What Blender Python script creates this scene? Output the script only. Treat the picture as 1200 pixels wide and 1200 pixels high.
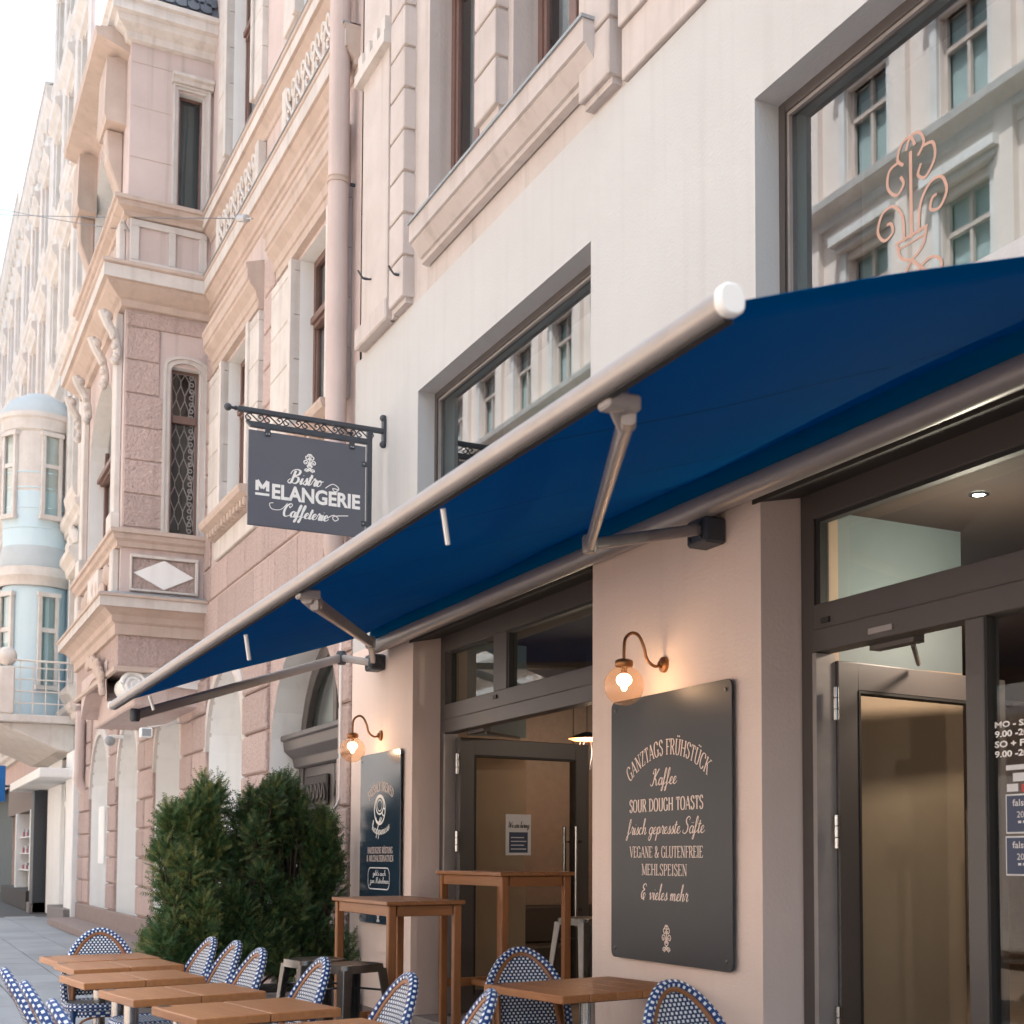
import bpy, bmesh, math, random
from mathutils import Vector, Matrix
R = math.radians
random.seed(7)
for o in list(bpy.data.objects): bpy.data.objects.remove(o)
SC = bpy.context.scene
COL = SC.collection

# ------------------------------------------------------------------ camera
F, YAW, PITCH, ROLL, PCX, PCY = 1583.0, R(60.3), R(3.185), R(-0.06), 767.0, 914.0
DIST, EYE = 3.5, 1.40          # metres from the shop wall (plane y = 0), eye height
_fw = Vector((-math.sin(YAW), math.cos(YAW), 0)); _rt = Vector((math.cos(YAW), math.sin(YAW), 0)); _up = Vector((0, 0, 1))
_fw2 = _fw*math.cos(PITCH)+_up*math.sin(PITCH); _up2 = _up*math.cos(PITCH)-_fw*math.sin(PITCH)
CR = _rt*math.cos(ROLL)+_up2*math.sin(ROLL); CU = _up2*math.cos(ROLL)-_rt*math.sin(ROLL); CF = _fw2
EYEP = Vector((0, -DIST, EYE))
cam = bpy.data.cameras.new('camera'); cam.sensor_width = 36; cam.lens = F/1200*36
cam.shift_x = (600-PCX)/1200; cam.shift_y = (PCY-600)/1200; cam.clip_start = .05; cam.clip_end = 2000
cam.dof.use_dof = True; cam.dof.focus_distance = 8.5; cam.dof.aperture_fstop = 5.0
camo = bpy.data.objects.new('camera', cam); COL.objects.link(camo)
M4 = Matrix((CR, CU, -CF)).transposed().to_4x4(); M4.translation = EYEP
camo.matrix_world = M4; SC.camera = camo
def ray(px, py): return CR*((px-PCX)/F)-CU*((py-PCY)/F)+CF
def onY(px, py, y=0.0):
    d = ray(px, py); return EYEP+d*((y+DIST)/d.y)
def onX(px, py, x):
    d = ray(px, py); return EYEP+d*(x/d.x)
def onZ(px, py, z):
    d = ray(px, py); return EYEP+d*((z-EYE)/d.z)

# ------------------------------------------------------------------ sky, sun, exposure
SUN_EL, SUN_AZ = R(66), R(28)          # azimuth from +Y towards +X
W = bpy.data.worlds.new('World'); SC.world = W; W.use_nodes = True
nt = W.node_tree; bg = nt.nodes['Background']
sky = nt.nodes.new('ShaderNodeTexSky'); sky.sky_type = 'NISHITA'; sky.sun_disc = False
sky.sun_elevation = SUN_EL; sky.sun_rotation = SUN_AZ; sky.dust_density = 6.0; sky.air_density = 1.0; sky.ozone_density = 0.5
hs = nt.nodes.new('ShaderNodeHueSaturation'); hs.inputs['Saturation'].default_value = .38   # milky, hazy sky
nt.links.new(sky.outputs[0], hs.inputs['Color']); nt.links.new(hs.outputs[0], bg.inputs[0]); bg.inputs[1].default_value = 0.14
sl = bpy.data.lights.new('sun', 'SUN'); sl.energy = 5.0; sl.angle = R(0.5); sl.color = (1, .955, .90)
slo = bpy.data.objects.new('sun', sl); COL.objects.link(slo)
sdir = Vector((math.sin(SUN_AZ)*math.cos(SUN_EL), math.cos(SUN_AZ)*math.cos(SUN_EL), math.sin(SUN_EL)))
slo.location = sdir*60; slo.rotation_euler = sdir.to_track_quat('Z', 'Y').to_euler()
vs = SC.view_settings; vs.view_transform = 'Standard'; vs.look = 'None'; vs.gamma = 1; vs.use_curve_mapping = False
vs.exposure = 1.93
try:
    vs.use_white_balance = True; vs.white_balance_temperature = 5720; vs.white_balance_tint = 3
except Exception: pass
SC.cycles.use_denoising = True; SC.cycles.max_bounces = 10; SC.cycles.transparent_max_bounces = 16
SC.cycles.caustics_reflective = False; SC.cycles.caustics_refractive = False; SC.cycles.sample_clamp_indirect = 6

# ------------------------------------------------------------------ materials
MATS = {}
def mat(name, col, rough=.7, col2=None, scale=3.0, amt=.5, bump=0.0, bscale=40.0, metal=0.0, detail=5, spec=.5, stretch=None, streak=0, uvspace=None, bdist=.01, vary=0):
    if name in MATS: return MATS[name]
    m = bpy.data.materials.new(name); m.use_nodes = True; MATS[name] = m
    n = m.node_tree.nodes; l = m.node_tree.links; b = n['Principled BSDF']
    b.inputs['Roughness'].default_value = rough; b.inputs['Metallic'].default_value = metal
    b.inputs['Specular IOR Level'].default_value = spec
    if uvspace == 'object': src = n.new('ShaderNodeTexCoord').outputs['Object']
    else: src = n.new('ShaderNodeNewGeometry').outputs['Position']
    def mapped(s):
        if not s: return src
        mp = n.new('ShaderNodeMapping'); mp.inputs['Scale'].default_value = s; l.new(src, mp.inputs[0]); return mp.outputs[0]
    if col2 is None: col2 = tuple(c*.82 for c in col)
    nz = n.new('ShaderNodeTexNoise'); nz.inputs['Scale'].default_value = scale; nz.inputs['Detail'].default_value = detail; nz.inputs['Roughness'].default_value = .62
    l.new(mapped(stretch), nz.inputs['Vector'])
    rp = n.new('ShaderNodeMapRange'); rp.inputs[1].default_value = .5-.5*(1-amt)-.02; rp.inputs[2].default_value = .5+.5*(1-amt)+.02
    l.new(nz.outputs[0], rp.inputs[0])
    mx = n.new('ShaderNodeMix'); mx.data_type = 'RGBA'; mx.inputs[6].default_value = (*col, 1); mx.inputs[7].default_value = (*col2, 1)
    l.new(rp.outputs[0], mx.inputs[0]); out = mx.outputs[2]
    if streak:
        s2 = n.new('ShaderNodeTexNoise'); s2.inputs['Scale'].default_value = 1.0; s2.inputs['Detail'].default_value = 6
        l.new(mapped((9, 9, .35)), s2.inputs['Vector'])
        r2 = n.new('ShaderNodeMapRange'); r2.inputs[1].default_value = .52; r2.inputs[2].default_value = .78; r2.inputs[4].default_value = streak
        l.new(s2.outputs[0], r2.inputs[0])
        m2 = n.new('ShaderNodeMix'); m2.data_type = 'RGBA'; m2.inputs[7].default_value = (.16, .125, .10, 1)
        l.new(out, m2.inputs[6]); l.new(r2.outputs[0], m2.inputs[0]); out = m2.outputs[2]
    if vary:
        oi = n.new('ShaderNodeObjectInfo'); vr = n.new('ShaderNodeMapRange'); vr.inputs[3].default_value = 1-vary; vr.inputs[4].default_value = 1+vary*.7
        l.new(oi.outputs['Random'], vr.inputs[0]); vm = n.new('ShaderNodeHueSaturation'); l.new(out, vm.inputs['Color']); l.new(vr.outputs[0], vm.inputs['Value']); out = vm.outputs[0]
    l.new(out, b.inputs['Base Color'])
    if bump:
        bz = n.new('ShaderNodeTexNoise'); bz.inputs['Scale'].default_value = bscale; bz.inputs['Detail'].default_value = 4
        l.new(mapped(stretch), bz.inputs['Vector'])
        bp = n.new('ShaderNodeBump'); bp.inputs['Strength'].default_value = bump; bp.inputs['Distance'].default_value = bdist
        l.new(bz.outputs[0], bp.inputs['Height']); l.new(bp.outputs[0], b.inputs['Normal'])
    return m
def glass(name, tint=(1, 1, 1), ior=1.5, rough=0.0, ripple=0.0):
    if name in MATS: return MATS[name]
    m = bpy.data.materials.new(name); m.use_nodes = True; MATS[name] = m
    n = m.node_tree.nodes; l = m.node_tree.links; n.remove(n['Principled BSDF'])
    t = n.new('ShaderNodeBsdfTransparent'); t.inputs[0].default_value = (*tint, 1)
    g = n.new('ShaderNodeBsdfGlossy'); g.inputs['Roughness'].default_value = rough
    fr = n.new('ShaderNodeFresnel'); fr.inputs[0].default_value = ior
    gm = n.new('ShaderNodeNewGeometry'); iv = n.new('ShaderNodeMath'); iv.operation = 'SUBTRACT'; iv.inputs[0].default_value = 1; l.new(gm.outputs['Backfacing'], iv.inputs[1])
    fm = n.new('ShaderNodeMath'); fm.operation = 'MULTIPLY'; l.new(fr.outputs[0], fm.inputs[0]); l.new(iv.outputs[0], fm.inputs[1])   # only the outer face of a pane mirrors
    mx = n.new('ShaderNodeMixShader'); l.new(fm.outputs[0], mx.inputs[0]); l.new(t.outputs[0], mx.inputs[1]); l.new(g.outputs[0], mx.inputs[2])
    if ripple:
        tz = n.new('ShaderNodeTexNoise'); tz.inputs['Scale'].default_value = 1.1; tz.inputs['Detail'].default_value = 1
        l.new(n.new('ShaderNodeNewGeometry').outputs['Position'], tz.inputs['Vector'])
        bp = n.new('ShaderNodeBump'); bp.inputs['Strength'].default_value = ripple; bp.inputs['Distance'].default_value = .02
        l.new(tz.outputs[0], bp.inputs['Height']); l.new(bp.outputs[0], g.inputs['Normal']); l.new(bp.outputs[0], fr.inputs['Normal'])
    l.new(mx.outputs[0], n['Material Output'].inputs[0]); return m
def emis(name, col, s):
    if name in MATS: return MATS[name]
    m = bpy.data.materials.new(name); m.use_nodes = True; MATS[name] = m
    b = m.node_tree.nodes['Principled BSDF']; b.inputs['Base Color'].default_value = (*col, 1)
    b.inputs['Emission Color'].default_value = (*col, 1); b.inputs['Emission Strength'].default_value = s; return m
def weave(name, blue, white, nu, nv, fill=.5, rough=.45):
    """glossy plastic cane: pale dots in offset rows on blue, laid out on the mesh's own UV (metres)"""
    m = bpy.data.materials.new(name); m.use_nodes = True; MATS[name] = m
    n = m.node_tree.nodes; l = m.node_tree.links; b = n['Principled BSDF']; b.inputs['Roughness'].default_value = rough
    uv = n.new('ShaderNodeUVMap'); sp = n.new('ShaderNodeSeparateXYZ'); l.new(uv.outputs[0], sp.inputs[0])
    def mth(op, a, v=None):
        q = n.new('ShaderNodeMath'); q.operation = op
        if hasattr(a, 'node'): l.new(a, q.inputs[0])
        else: q.inputs[0].default_value = a
        if v is not None:
            if hasattr(v, 'node'): l.new(v, q.inputs[1])
            else: q.inputs[1].default_value = v
        return q.outputs[0]
    v = mth('MULTIPLY', sp.outputs[1], nv); row = mth('FLOOR', v)
    off = mth('MULTIPLY', mth('MODULO', row, 2.0), .5)
    u = mth('ADD', mth('MULTIPLY', sp.outputs[0], nu), off)
    du = mth('ABSOLUTE', mth('SUBTRACT', mth('FRACT', u), .5)); dv = mth('ABSOLUTE', mth('SUBTRACT', mth('FRACT', v), .5))
    a = mth('LESS_THAN', du, fill*.5); c = mth('LESS_THAN', dv, .32); f = mth('MULTIPLY', a, c)
    mx = n.new('ShaderNodeMix'); mx.data_type = 'RGBA'; mx.inputs[6].default_value = (*blue, 1); mx.inputs[7].default_value = (*white, 1)
    l.new(f, mx.inputs[0]); l.new(mx.outputs[2], b.inputs['Base Color'])
    h = mth('SUBTRACT', 1.0, mth('MAXIMUM', du, dv))
    bp = n.new('ShaderNodeBump'); bp.inputs['Strength'].default_value = .6; bp.inputs['Distance'].default_value = .004
    l.new(h, bp.inputs['Height']); l.new(bp.outputs[0], b.inputs['Normal']); return m
def wood(name, c1, c2, axis=0, rough=.42):
    st = [14, 14, 14]; st[axis] = .9
    return mat(name, c1, rough, c2, scale=3.0, amt=.35, bump=.12, bscale=9, stretch=tuple(st), detail=6, uvspace='object', bdist=.003)
mat('white_plaster', (.535, .54, .54), .85, (.485, .485, .482), .9, .45, .22, 60, streak=.09)
mat('salmon_plaster', (.79, .655, .585), .85, (.73, .60, .535), 1.0, .4, .22, 60, streak=.06)
mat('old_stucco', (.58, .53, .51), .9, (.46, .405, .38), 2.2, .38, .3, 45, streak=.30, vary=.06)
mat('pink_stucco', (.55, .435, .40), .95, (.39, .30, .275), 22.0, .30, 1.0, 30, streak=.25, bdist=.035, vary=.13)
mat('pink_plaster', (.60, .50, .47), .9, (.50, .41, .385), 1.6, .42, .25, 50, streak=.30)
mat('stone_trim', (.68, .645, .615), .85, (.50, .455, .42), 3.0, .36, .25, 40, streak=.28, vary=.07)
mat('white_paint', (.84, .84, .83), .7, (.76, .76, .75), 1.5, .5, .1, 30, streak=.10)
mat('tan_trim', (.56, .46, .40), .85, (.42, .335, .285), 3.0, .4, .25, 40, streak=.22)
mat('frame_grey', (.080, .068, .064), .45, (.066, .057, .053), 2, .5)
mat('dark_gap', (.02, .018, .017), .6)
mat('brown_frame', (.19, .115, .095), .5, (.14, .082, .066), 5, .5)
mat('lead', (.10, .105, .11), .5, metal=.3)
mat('slate', (.085, .10, .125), .6, (.06, .07, .09), 12, .4, .3, 30)
mat('zinc', (.34, .36, .38), .55, (.26, .28, .30), 3, .4, metal=.2)
mat('pale_zinc', (.50, .53, .54), .6, (.42, .45, .46), 3, .4)
mat('iron', (.035, .042, .055), .5, (.05, .055, .065), 20, .5, .1, 80)
mat('alu', (.38, .345, .33), .38, (.32, .29, .275), 8, .5, .03, 60, metal=.35)
mat('alu_grey', (.36, .335, .32), .42, (.30, .28, .27), 8, .5, metal=.3)
mat('cassette', (.36, .33, .315), .40, (.30, .275, .265), 6, .5, metal=.25)
mat('brass', (.36, .175, .07), .35, (.24, .11, .045), 25, .4, metal=.85)
mat('steel', (.17, .165, .16), .30, (.11, .105, .10), 9, .4, .05, 30, metal=.9)
mat('chrome', (.44, .435, .43), .24, (.36, .355, .35), 9, .5, metal=1)
mat('road_bounce', (.34, .24, .17), .9, (.27, .19, .135), 6, .4, .4, 30); mat('far_paving_bounce', (.44, .35, .275), .9, (.36, .285, .22), 3, .4, .2, 30)  # unseen ground, warm pale tone chosen to bounce light under the awning
mat('asphalt', (.07, .068, .066), .9, (.05, .05, .05), 30, .3, .4, 120)
mat('paving', (.31, .325, .345), .85, (.23, .24, .26), 1.6, .3, .25, 90, vary=.10)
mat('joint', (.10, .10, .10), .95, (.07, .07, .07), 20, .4)
mat('granite', (.26, .235, .225), .8, (.17, .15, .145), 40, .3, .2, 90)
mat('plinth', (.30, .235, .215), .85, (.21, .165, .15), 8, .35, .3, 60)
mat('interior_wall', (.44, .33, .235), .75, (.37, .27, .19), 2, .5); mat('ceiling_brown', (.045, .028, .02), .8)
mat('interior_panel', (.21, .165, .135), .8, (.15, .115, .095), 14, .35, .3, 40)
mat('interior_white', (.72, .73, .72), .8); mat('interior_sage', (.18, .215, .22), .8)
mat('interior_dark', (.035, .028, .025), .7)
mat('white_print', (.86, .84, .80), .6, (.84, .82, .78))
mat('cream_print', (.80, .68, .61), .6, (.78, .66, .59))
mat('copper_print', (.50, .31, .235), .4, (.46, .28, .21), metal=.2)
mat('sign_slate', (.108, .110, .132), .5, (.095, .097, .118), 3, .5)
mat('board_slate', (.036, .040, .046), .42, (.032, .035, .041), 2, .5, spec=.3)
mat('board_navy', (.020, .040, .068), .22, (.018, .036, .062), 2, .5, spec=.7)
mat('blue_paint', (.60, .70, .74), .8, (.52, .65, .71), 1.5, .4, .1, 30, streak=.06)
mat('far_white', (.74, .69, .645), .85, (.52, .465, .42), 2.5, .38, .3, 12, streak=.12)
mat('far_pink', (.58, .43, .37), .85, (.46, .32, .27), 1.2, .4, .2, 12, streak=.14)
mat('bark', (.085, .055, .04), .9, (.05, .035, .028), 20, .4, .5, 60)
mat('yew_dark', (.032, .062, .022), .6, (.020, .040, .015), 15, .3)
mat('yew_mid', (.055, .125, .042), .6, (.034, .082, .028), 15, .3)
mat('yew_tip', (.13, .19, .055), .6, (.10, .12, .04), 15, .3)
mat('yew_lit_mid', (.10, .18, .055), .6, (.065, .125, .04), 15, .3); mat('yew_lit_tip', (.22, .25, .07), .6, (.16, .17, .05), 15, .3)  # lit copies of the yew greens, brightness put into the colour
mat('soil', (.035, .026, .02), 1, (.02, .016, .012), 30, .4, .6, 60)
mat('rattan', (.33, .145, .055), .4, (.20, .08, .03), 14, .35, .1, 60, uvspace='object')
mat('foil_green', (.02, .28, .20), .5); mat('paper', (.72, .72, .72), .7); mat('navy_print', (.03, .05, .11), .5); mat('red_print', (.5, .05, .05), .5)
mat('curtain', (.70, .69, .68), .9, (.60, .59, .58), 6, .4, stretch=(30, 30, .6)); mat('room_grey', (.14, .155, .15), .9); mat('backing_teal', (.30, .36, .35), .9)
mat('wire', (.12, .12, .13), .5); mat('porcelain', (.45, .45, .46), .3)
weave('weave_panel', (.006, .026, .095), (.76, .80, .82), 44, 60, .54)
weave('weave_rim', (.006, .042, .18), (.78, .82, .85), 36, 48, .44)
weave('lashing', (.015, .055, .17), (.02, .07, .20), 10, 90, .9)
glass('shop_glass', (.70, .78, .77), 3.0, .012, .0)
glass('old_glass', (.8, .84, .86), 1.75, .01, .5)
glass('door_glass', (.93, .95, .94), 1.45, .015)
glass('transom_glass', (.90, .95, .94), 1.7, .02)
wood('teak', (.46, .205, .072), (.29, .115, .04), 0, .42); wood('teak_y', (.46, .205, .072), (.29, .115, .04), 1, .42); wood('teak_z', (.36, .15, .05), (.22, .085, .03), 2); wood('dark_teak', (.36, .16, .058), (.22, .09, .032), 0, .42); wood('dark_teak_y', (.36, .16, .058), (.22, .09, .032), 1, .42); mat('awning_seam', (.002, .09, .205), .95, spec=.03)
def awning_cloth():
    m = mat('awning_blue', (.002, .118, .285), .9, (.0015, .104, .25), 1.2, .5, .25, 900, bdist=.001)
    n = m.node_tree.nodes; l = m.node_tree.links; b = n['Principled BSDF']; b.inputs['Specular IOR Level'].default_value = .06
    tr = n.new('ShaderNodeBsdfTranslucent'); tr.inputs[0].default_value = (.002, .19, .46, 1)
    mx = n.new('ShaderNodeMixShader'); mx.inputs[0].default_value = .36
    o = n['Material Output']; l.new(b.outputs[0], mx.inputs[1]); l.new(tr.outputs[0], mx.inputs[2]); l.new(mx.outputs[0], o.inputs[0])
awning_cloth()

# ------------------------------------------------------------------ mesh builder
class MB:
    def __init__(s): s.v = []; s.f = []; s.m = []; s.u = []; s.has_uv = False
    def face(s, pts, m=0, uv=None):
        i = len(s.v); s.v += [tuple(p) for p in pts]; s.f.append(tuple(range(i, i+len(pts)))); s.m.append(m)
        s.u.append(uv); s.has_uv |= uv is not None; return s
    def box(s, x0, x1, y0, y1, z0, z1, m=0):
        i = len(s.v)
        if x0 > x1: x0, x1 = x1, x0
        if y0 > y1: y0, y1 = y1, y0
        if z0 > z1: z0, z1 = z1, z0
        s.v += [(x, y, z) for z in (z0, z1) for y in (y0, y1) for x in (x0, x1)]
        for q in ((0, 2, 3, 1), (4, 5, 7, 6), (0, 1, 5, 4), (2, 6, 7, 3), (0, 4, 6, 2), (1, 3, 7, 5)):
            s.f.append(tuple(i+k for k in q)); s.m.append(m); s.u.append(None)
        return s
    def prism(s, poly, axis, a, b, m=0):
        """polygon (2-D) pushed along an axis from a to b; poly coords are the other two axes in x,y,z order"""
        def P(p, t):
            q = list(p); q.insert(axis, t); return tuple(q)
        n = len(poly); i = len(s.v); s.v += [P(p, a) for p in poly]+[P(p, b) for p in poly]
        s.f.append(tuple(i+k for k in range(n-1, -1, -1))); s.f.append(tuple(i+n+k for k in range(n))); s.m += [m, m]; s.u += [None, None]
        for k in range(n):
            j = (k+1) % n; s.f.append((i+k, i+j, i+n+j, i+n+k)); s.m.append(m); s.u.append(None)
        return s
    def grid(s, rows, m=0, closed=False, uvs=None):
        i = len(s.v); nc = len(rows[0])
        for r in rows: s.v += [tuple(p) for p in r]
        for a in range(len(rows)-1):
            for b in range(nc if closed else nc-1):
                c = (b+1) % nc
                s.f.append((i+a*nc+b, i+a*nc+c, i+(a+1)*nc+c, i+(a+1)*nc+b)); s.m.append(m)
                if uvs:
                    s.has_uv = True; s.u.append([uvs(a, b), uvs(a, b+1), uvs(a+1, b+1), uvs(a+1, b)])
                else: s.u.append(None)
        return s
    def tube(s, pts, r, n=8, m=0, closed=False, cap=True, flat=None):
        pts = [Vector(p) for p in pts]; L = len(pts); rr = r if isinstance(r, (list, tuple)) else [r]*L
        rings = []; ref = None; dist = [0]
        for k in range(1, L): dist.append(dist[-1]+(pts[k]-pts[k-1]).length)
        for k, p in enumerate(pts):
            if closed: d = pts[(k+1) % L]-pts[k-1]
            else: d = pts[min(k+1, L-1)]-pts[max(k-1, 0)]
            d.normalize()
            if ref is None: ref = Vector((0, 0, 1)) if abs(d.z) < .9 else Vector((1, 0, 0))
            a = d.cross(ref); a.normalize(); b = a.cross(d); ref = b.copy()
            if flat: fa, fb = flat
            else: fa = fb = 1
            rings.append([p+(a*math.cos(t)*fa+b*math.sin(t)*fb)*rr[k] for t in [2*math.pi*j/n for j in range(n)]])
        if closed: rings.append(rings[0])
        s.grid(rings, m, True, lambda a, b: (dist[min(a, L-1)], b/n*2*math.pi*rr[min(a, L-1)]))
        if cap and not closed:
            s.face(rings[0][::-1], m, [(0, 0)]*n); s.face(rings[-1], m, [(0, 0)]*n)
        return s
    def lathe(s, prof, c=(0, 0, 0), n=24, m=0, axis=2):
        rows = []
        for r, h in prof:
            row = []
            for j in range(n):
                t = 2*math.pi*j/n; q = [r*math.cos(t), r*math.sin(t)]; q.insert(axis, h)
                row.append((c[0]+q[0], c[1]+q[1], c[2]+q[2]))
            rows.append(row)
        return s.grid(rows, m, True)
    def ball(s, c, r, n=12, m=0, sq=(1, 1, 1)):
        rows = []
        for a in range(n//2+1):
            t = math.pi*a/(n//2); rows.append([(c[0]+sq[0]*r*math.sin(t)*math.cos(2*math.pi*j/n), c[1]+sq[1]*r*math.sin(t)*math.sin(2*math.pi*j/n), c[2]-sq[2]*r*math.cos(t)) for j in range(n)])
        return s.grid(rows, m, True)
    def sweep(s, path, prof, m=0, closed=False):
        """moulding: profile (outward offset, z) carried along a plan path (x, y), outward = right-hand side of the walk"""
        n = len(path); cols = []
        for k in range(n):
            ds = []
            if k > 0 or closed: ds.append((Vector(path[k])-Vector(path[k-1])).normalized())
            if k < n-1 or closed: ds.append((Vector(path[(k+1) % n])-Vector(path[k])).normalized())
            ns = [Vector((d.y, -d.x)) for d in ds]; o = ns[0] if len(ns) == 1 else (ns[0]+ns[1])
            if len(ns) == 2: o = o/max(.2, (1+ns[0].dot(ns[1])))
            cols.append([(path[k][0]+o.x*p, path[k][1]+o.y*p, z) for p, z in prof])
        s.grid(cols, m)
        if not closed: s.face(cols[0], m); s.face(cols[-1][::-1], m)
        return s
    def build(s, name, mats, parent=None, smooth=False, bevel=0, loc=None, rot=None, seg=1):
        me = bpy.data.meshes.new(name); me.from_pydata(s.v, [], s.f)
        if isinstance(mats, str): mats = [mats]
        for k in mats: me.materials.append(MATS[k])
        me.polygons.foreach_set('material_index', s.m)
        if s.has_uv:
            ul = me.uv_layers.new(name='UVMap'); k = 0
            for u, f in zip(s.u, s.f):
                for q in range(len(f)):
                    if u: ul.data[k].uv = u[q]
                    k += 1
        bm = bmesh.new(); bm.from_mesh(me)
        if not s.has_uv: bmesh.ops.remove_doubles(bm, verts=bm.verts, dist=1e-5)
        else: bmesh.ops.remove_doubles(bm, verts=bm.verts, dist=1e-6)
        bmesh.ops.recalc_face_normals(bm, faces=bm.faces)
        if bevel: bmesh.ops.bevel(bm, geom=[e for e in bm.edges if len(e.link_faces) == 2 and e.calc_face_angle(0) > .5], offset=bevel, segments=seg, affect='EDGES', profile=.5)
        bm.to_mesh(me); bm.free()
        if smooth:
            me.polygons.foreach_set('use_smooth', [True]*len(me.polygons))
            try: me.set_sharp_from_angle(angle=R(40))
            except Exception: pass
        o = bpy.data.objects.new(name, me); COL.objects.link(o)
        if parent is not None:
            o.parent = parent
            if loc is None: o.location = -wloc(parent)
        if loc is not None: o.location = loc
        if rot is not None: o.rotation_euler = rot
        return o
def wloc(o):
    v = Vector(o.location)
    while o.parent is not None: o = o.parent; v = v+Vector(o.location)
    return v
def tag(o, label, cat, group=None, kind=None):
    if label: o['label'] = label
    if cat: o['category'] = cat
    if group: o['group'] = group
    if kind: o['kind'] = kind
    return o
def thing(name, label, cat, loc=(0, 0, 0), rz=0, group=None):
    o = bpy.data.objects.new(name, None); COL.objects.link(o); o.location = loc; o.rotation_euler = (0, 0, rz); o.empty_display_size = .1
    return tag(o, label, cat, group)
ZERO = (0, 0, 0)
def copy_tree(o, parent=None):
    c = o.copy(); COL.objects.link(c); c.parent = parent
    for ch in list(o.children): copy_tree(ch, c)
    return c
def place(proto, label, loc, rz, group=None, first=[]):
    o = proto if not proto.get('used') else copy_tree(proto)
    proto['used'] = 1; o.location = loc; o.rotation_euler = (0, 0, rz); o['label'] = label
    if group: o['group'] = group
    return o
def spline(pts, n=6, closed=False):
    out = []; L = len(pts); P = [Vector(p) for p in pts]
    rng = range(L) if closed else range(L-1)
    for i in rng:
        p0 = P[(i-1) % L] if closed or i > 0 else P[0]; p1 = P[i]; p2 = P[(i+1) % L]; p3 = P[(i+2) % L] if closed or i+2 < L else P[-1]
        for k in range(n):
            t = k/n; out.append(.5*((2*p1)+(p2-p0)*t+(2*p0-5*p1+4*p2-p3)*t*t+(3*p1-p0-3*p2+p3)*t*t*t))
    if not closed: out.append(P[-1])
    return out
def wall_open(mb, x0, x1, z0, z1, y, ops, depth, m=0, mr=None):
    """front wall sheet (facing -y) with rectangular openings (xa, xb, za, zb) and their reveals"""
    mr = m if mr is None else mr
    xs = sorted({x0, x1, *[o[0] for o in ops], *[o[1] for o in ops]}); zs = sorted({z0, z1, *[o[2] for o in ops], *[o[3] for o in ops]})
    xs = [x for x in xs if x0 <= x <= x1]; zs = [z for z in zs if z0 <= z <= z1]
    for a, b in zip(xs, xs[1:]):
        for c, d in zip(zs, zs[1:]):
            cx, cz = (a+b)/2, (c+d)/2
            if any(o[0] < cx < o[1] and o[2] < cz < o[3] for o in ops): continue
            mb.face([(a, y, c), (b, y, c), (b, y, d), (a, y, d)], m)
    for a, b, c, d in ops:
        mb.face([(a, y, c), (a, y+depth, c), (a, y+depth, d), (a, y, d)], mr); mb.face([(b, y, c), (b, y, d), (b, y+depth, d), (b, y+depth, c)], mr)
        mb.face([(a, y, d), (a, y+depth, d), (b, y+depth, d), (b, y, d)], mr); mb.face([(a, y, c), (b, y, c), (b, y+depth, c), (a, y+depth, c)], mr)
    return mb
# ================================================================== ground
tag(MB().box(-400, 120, -200, 200, -1.2, -.16).build('ground', 'asphalt'), None, None, kind='structure')
tag(MB().face([(-300, -10.4, -.13), (60, -10.4, -.13), (60, -5.35, -.13), (-300, -5.35, -.13)]).build('road', 'road_bounce'), None, None, kind='structure')
pv = tag(MB().box(-300, 60, -5.2, .6, -.15, -.014).build('pavement', 'joint'), None, None, kind='structure')
tag(MB().box(-300, 60, -14.2, -10.4, -.15, 0).build('far_pavement', 'far_paving_bounce'), None, None, kind='structure')
k0 = None
for i in range(34):
    xa = -36+i*1.0
    mbk = MB().box(0, .99, -5.36, -5.2, -.15, .004)
    if k0 is None: k0 = mbk.build('kerb_stone', 'granite', pv, bevel=.012, loc=(xa, 0, 0))
    else:
        c = k0.copy(); COL.objects.link(c); c.location = (xa, 0, 0)
sl0 = {}
rows = [-5.18, -4.3, -3.65, -3.0, -2.35, -1.7, -1.05, -.4]
for j, ya in enumerate(rows):
    dy = (rows[j+1]-ya if j+1 < len(rows) else .38)
    for i in range(32):
        w = 1.0; xa = -34.5+i*w+(.5 if j % 2 else 0)
        key = round(dy, 3)
        if key not in sl0:
            sl0[key] = MB().box(.005, w-.005, .005, dy-.005, -.06, 0).build('paving_slab', 'paving', pv, bevel=.006, loc=(xa, ya, 0)); o = sl0[key]
        else:
            o = sl0[key].copy(); COL.objects.link(o); o.location = (xa, ya, 0)
        o.location.z = random.uniform(-.003, .001)
        o.rotation_euler = (random.uniform(-.002, .002), random.uniform(-.002, .002), 0)

# ================================================================== bistro building
XL, XR = -11.43, 4.0
bb = thing('bistro_building', 'white plastered bistro building with old stucco storey above the blue awning', 'building', (-5, 0, 0))
D1, D2 = (-9.88, -6.85, .0, 3.12), (-5.14, -1.2, .0, 3.12)
W1, W2 = (-9.82, -6.88, 3.62, 4.985), (-5.17, -.9, 3.62, 4.985)
w = MB(); wall_open(w, XL, XR, 0, 3.15, 0, [D1, D2], .30); w.build('ground_floor_wall', 'salmon_plaster', bb)
w = MB(); wall_open(w, XL, XR, 3.15, 5.71, 0, [W1, W2], .30)
w.face([(XL, 0, 0), (XL, 0, 5.71), (XL, .6, 5.71), (XL, .6, 0)])
w.face([(XL, 0, 5.71), (XR, 0, 5.71), (XR, .1, 5.71), (XL, .1, 5.71)])
w.build('lower_wall', 'white_plaster', bb)
UW = [(-9.66, -8.55, 6.17, 9.3), (-8.05, -6.93, 6.17, 9.3), (-4.6, -3.5, 6.17, 9.3), (-3.0, -1.9, 6.17, 9.3)]
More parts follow.
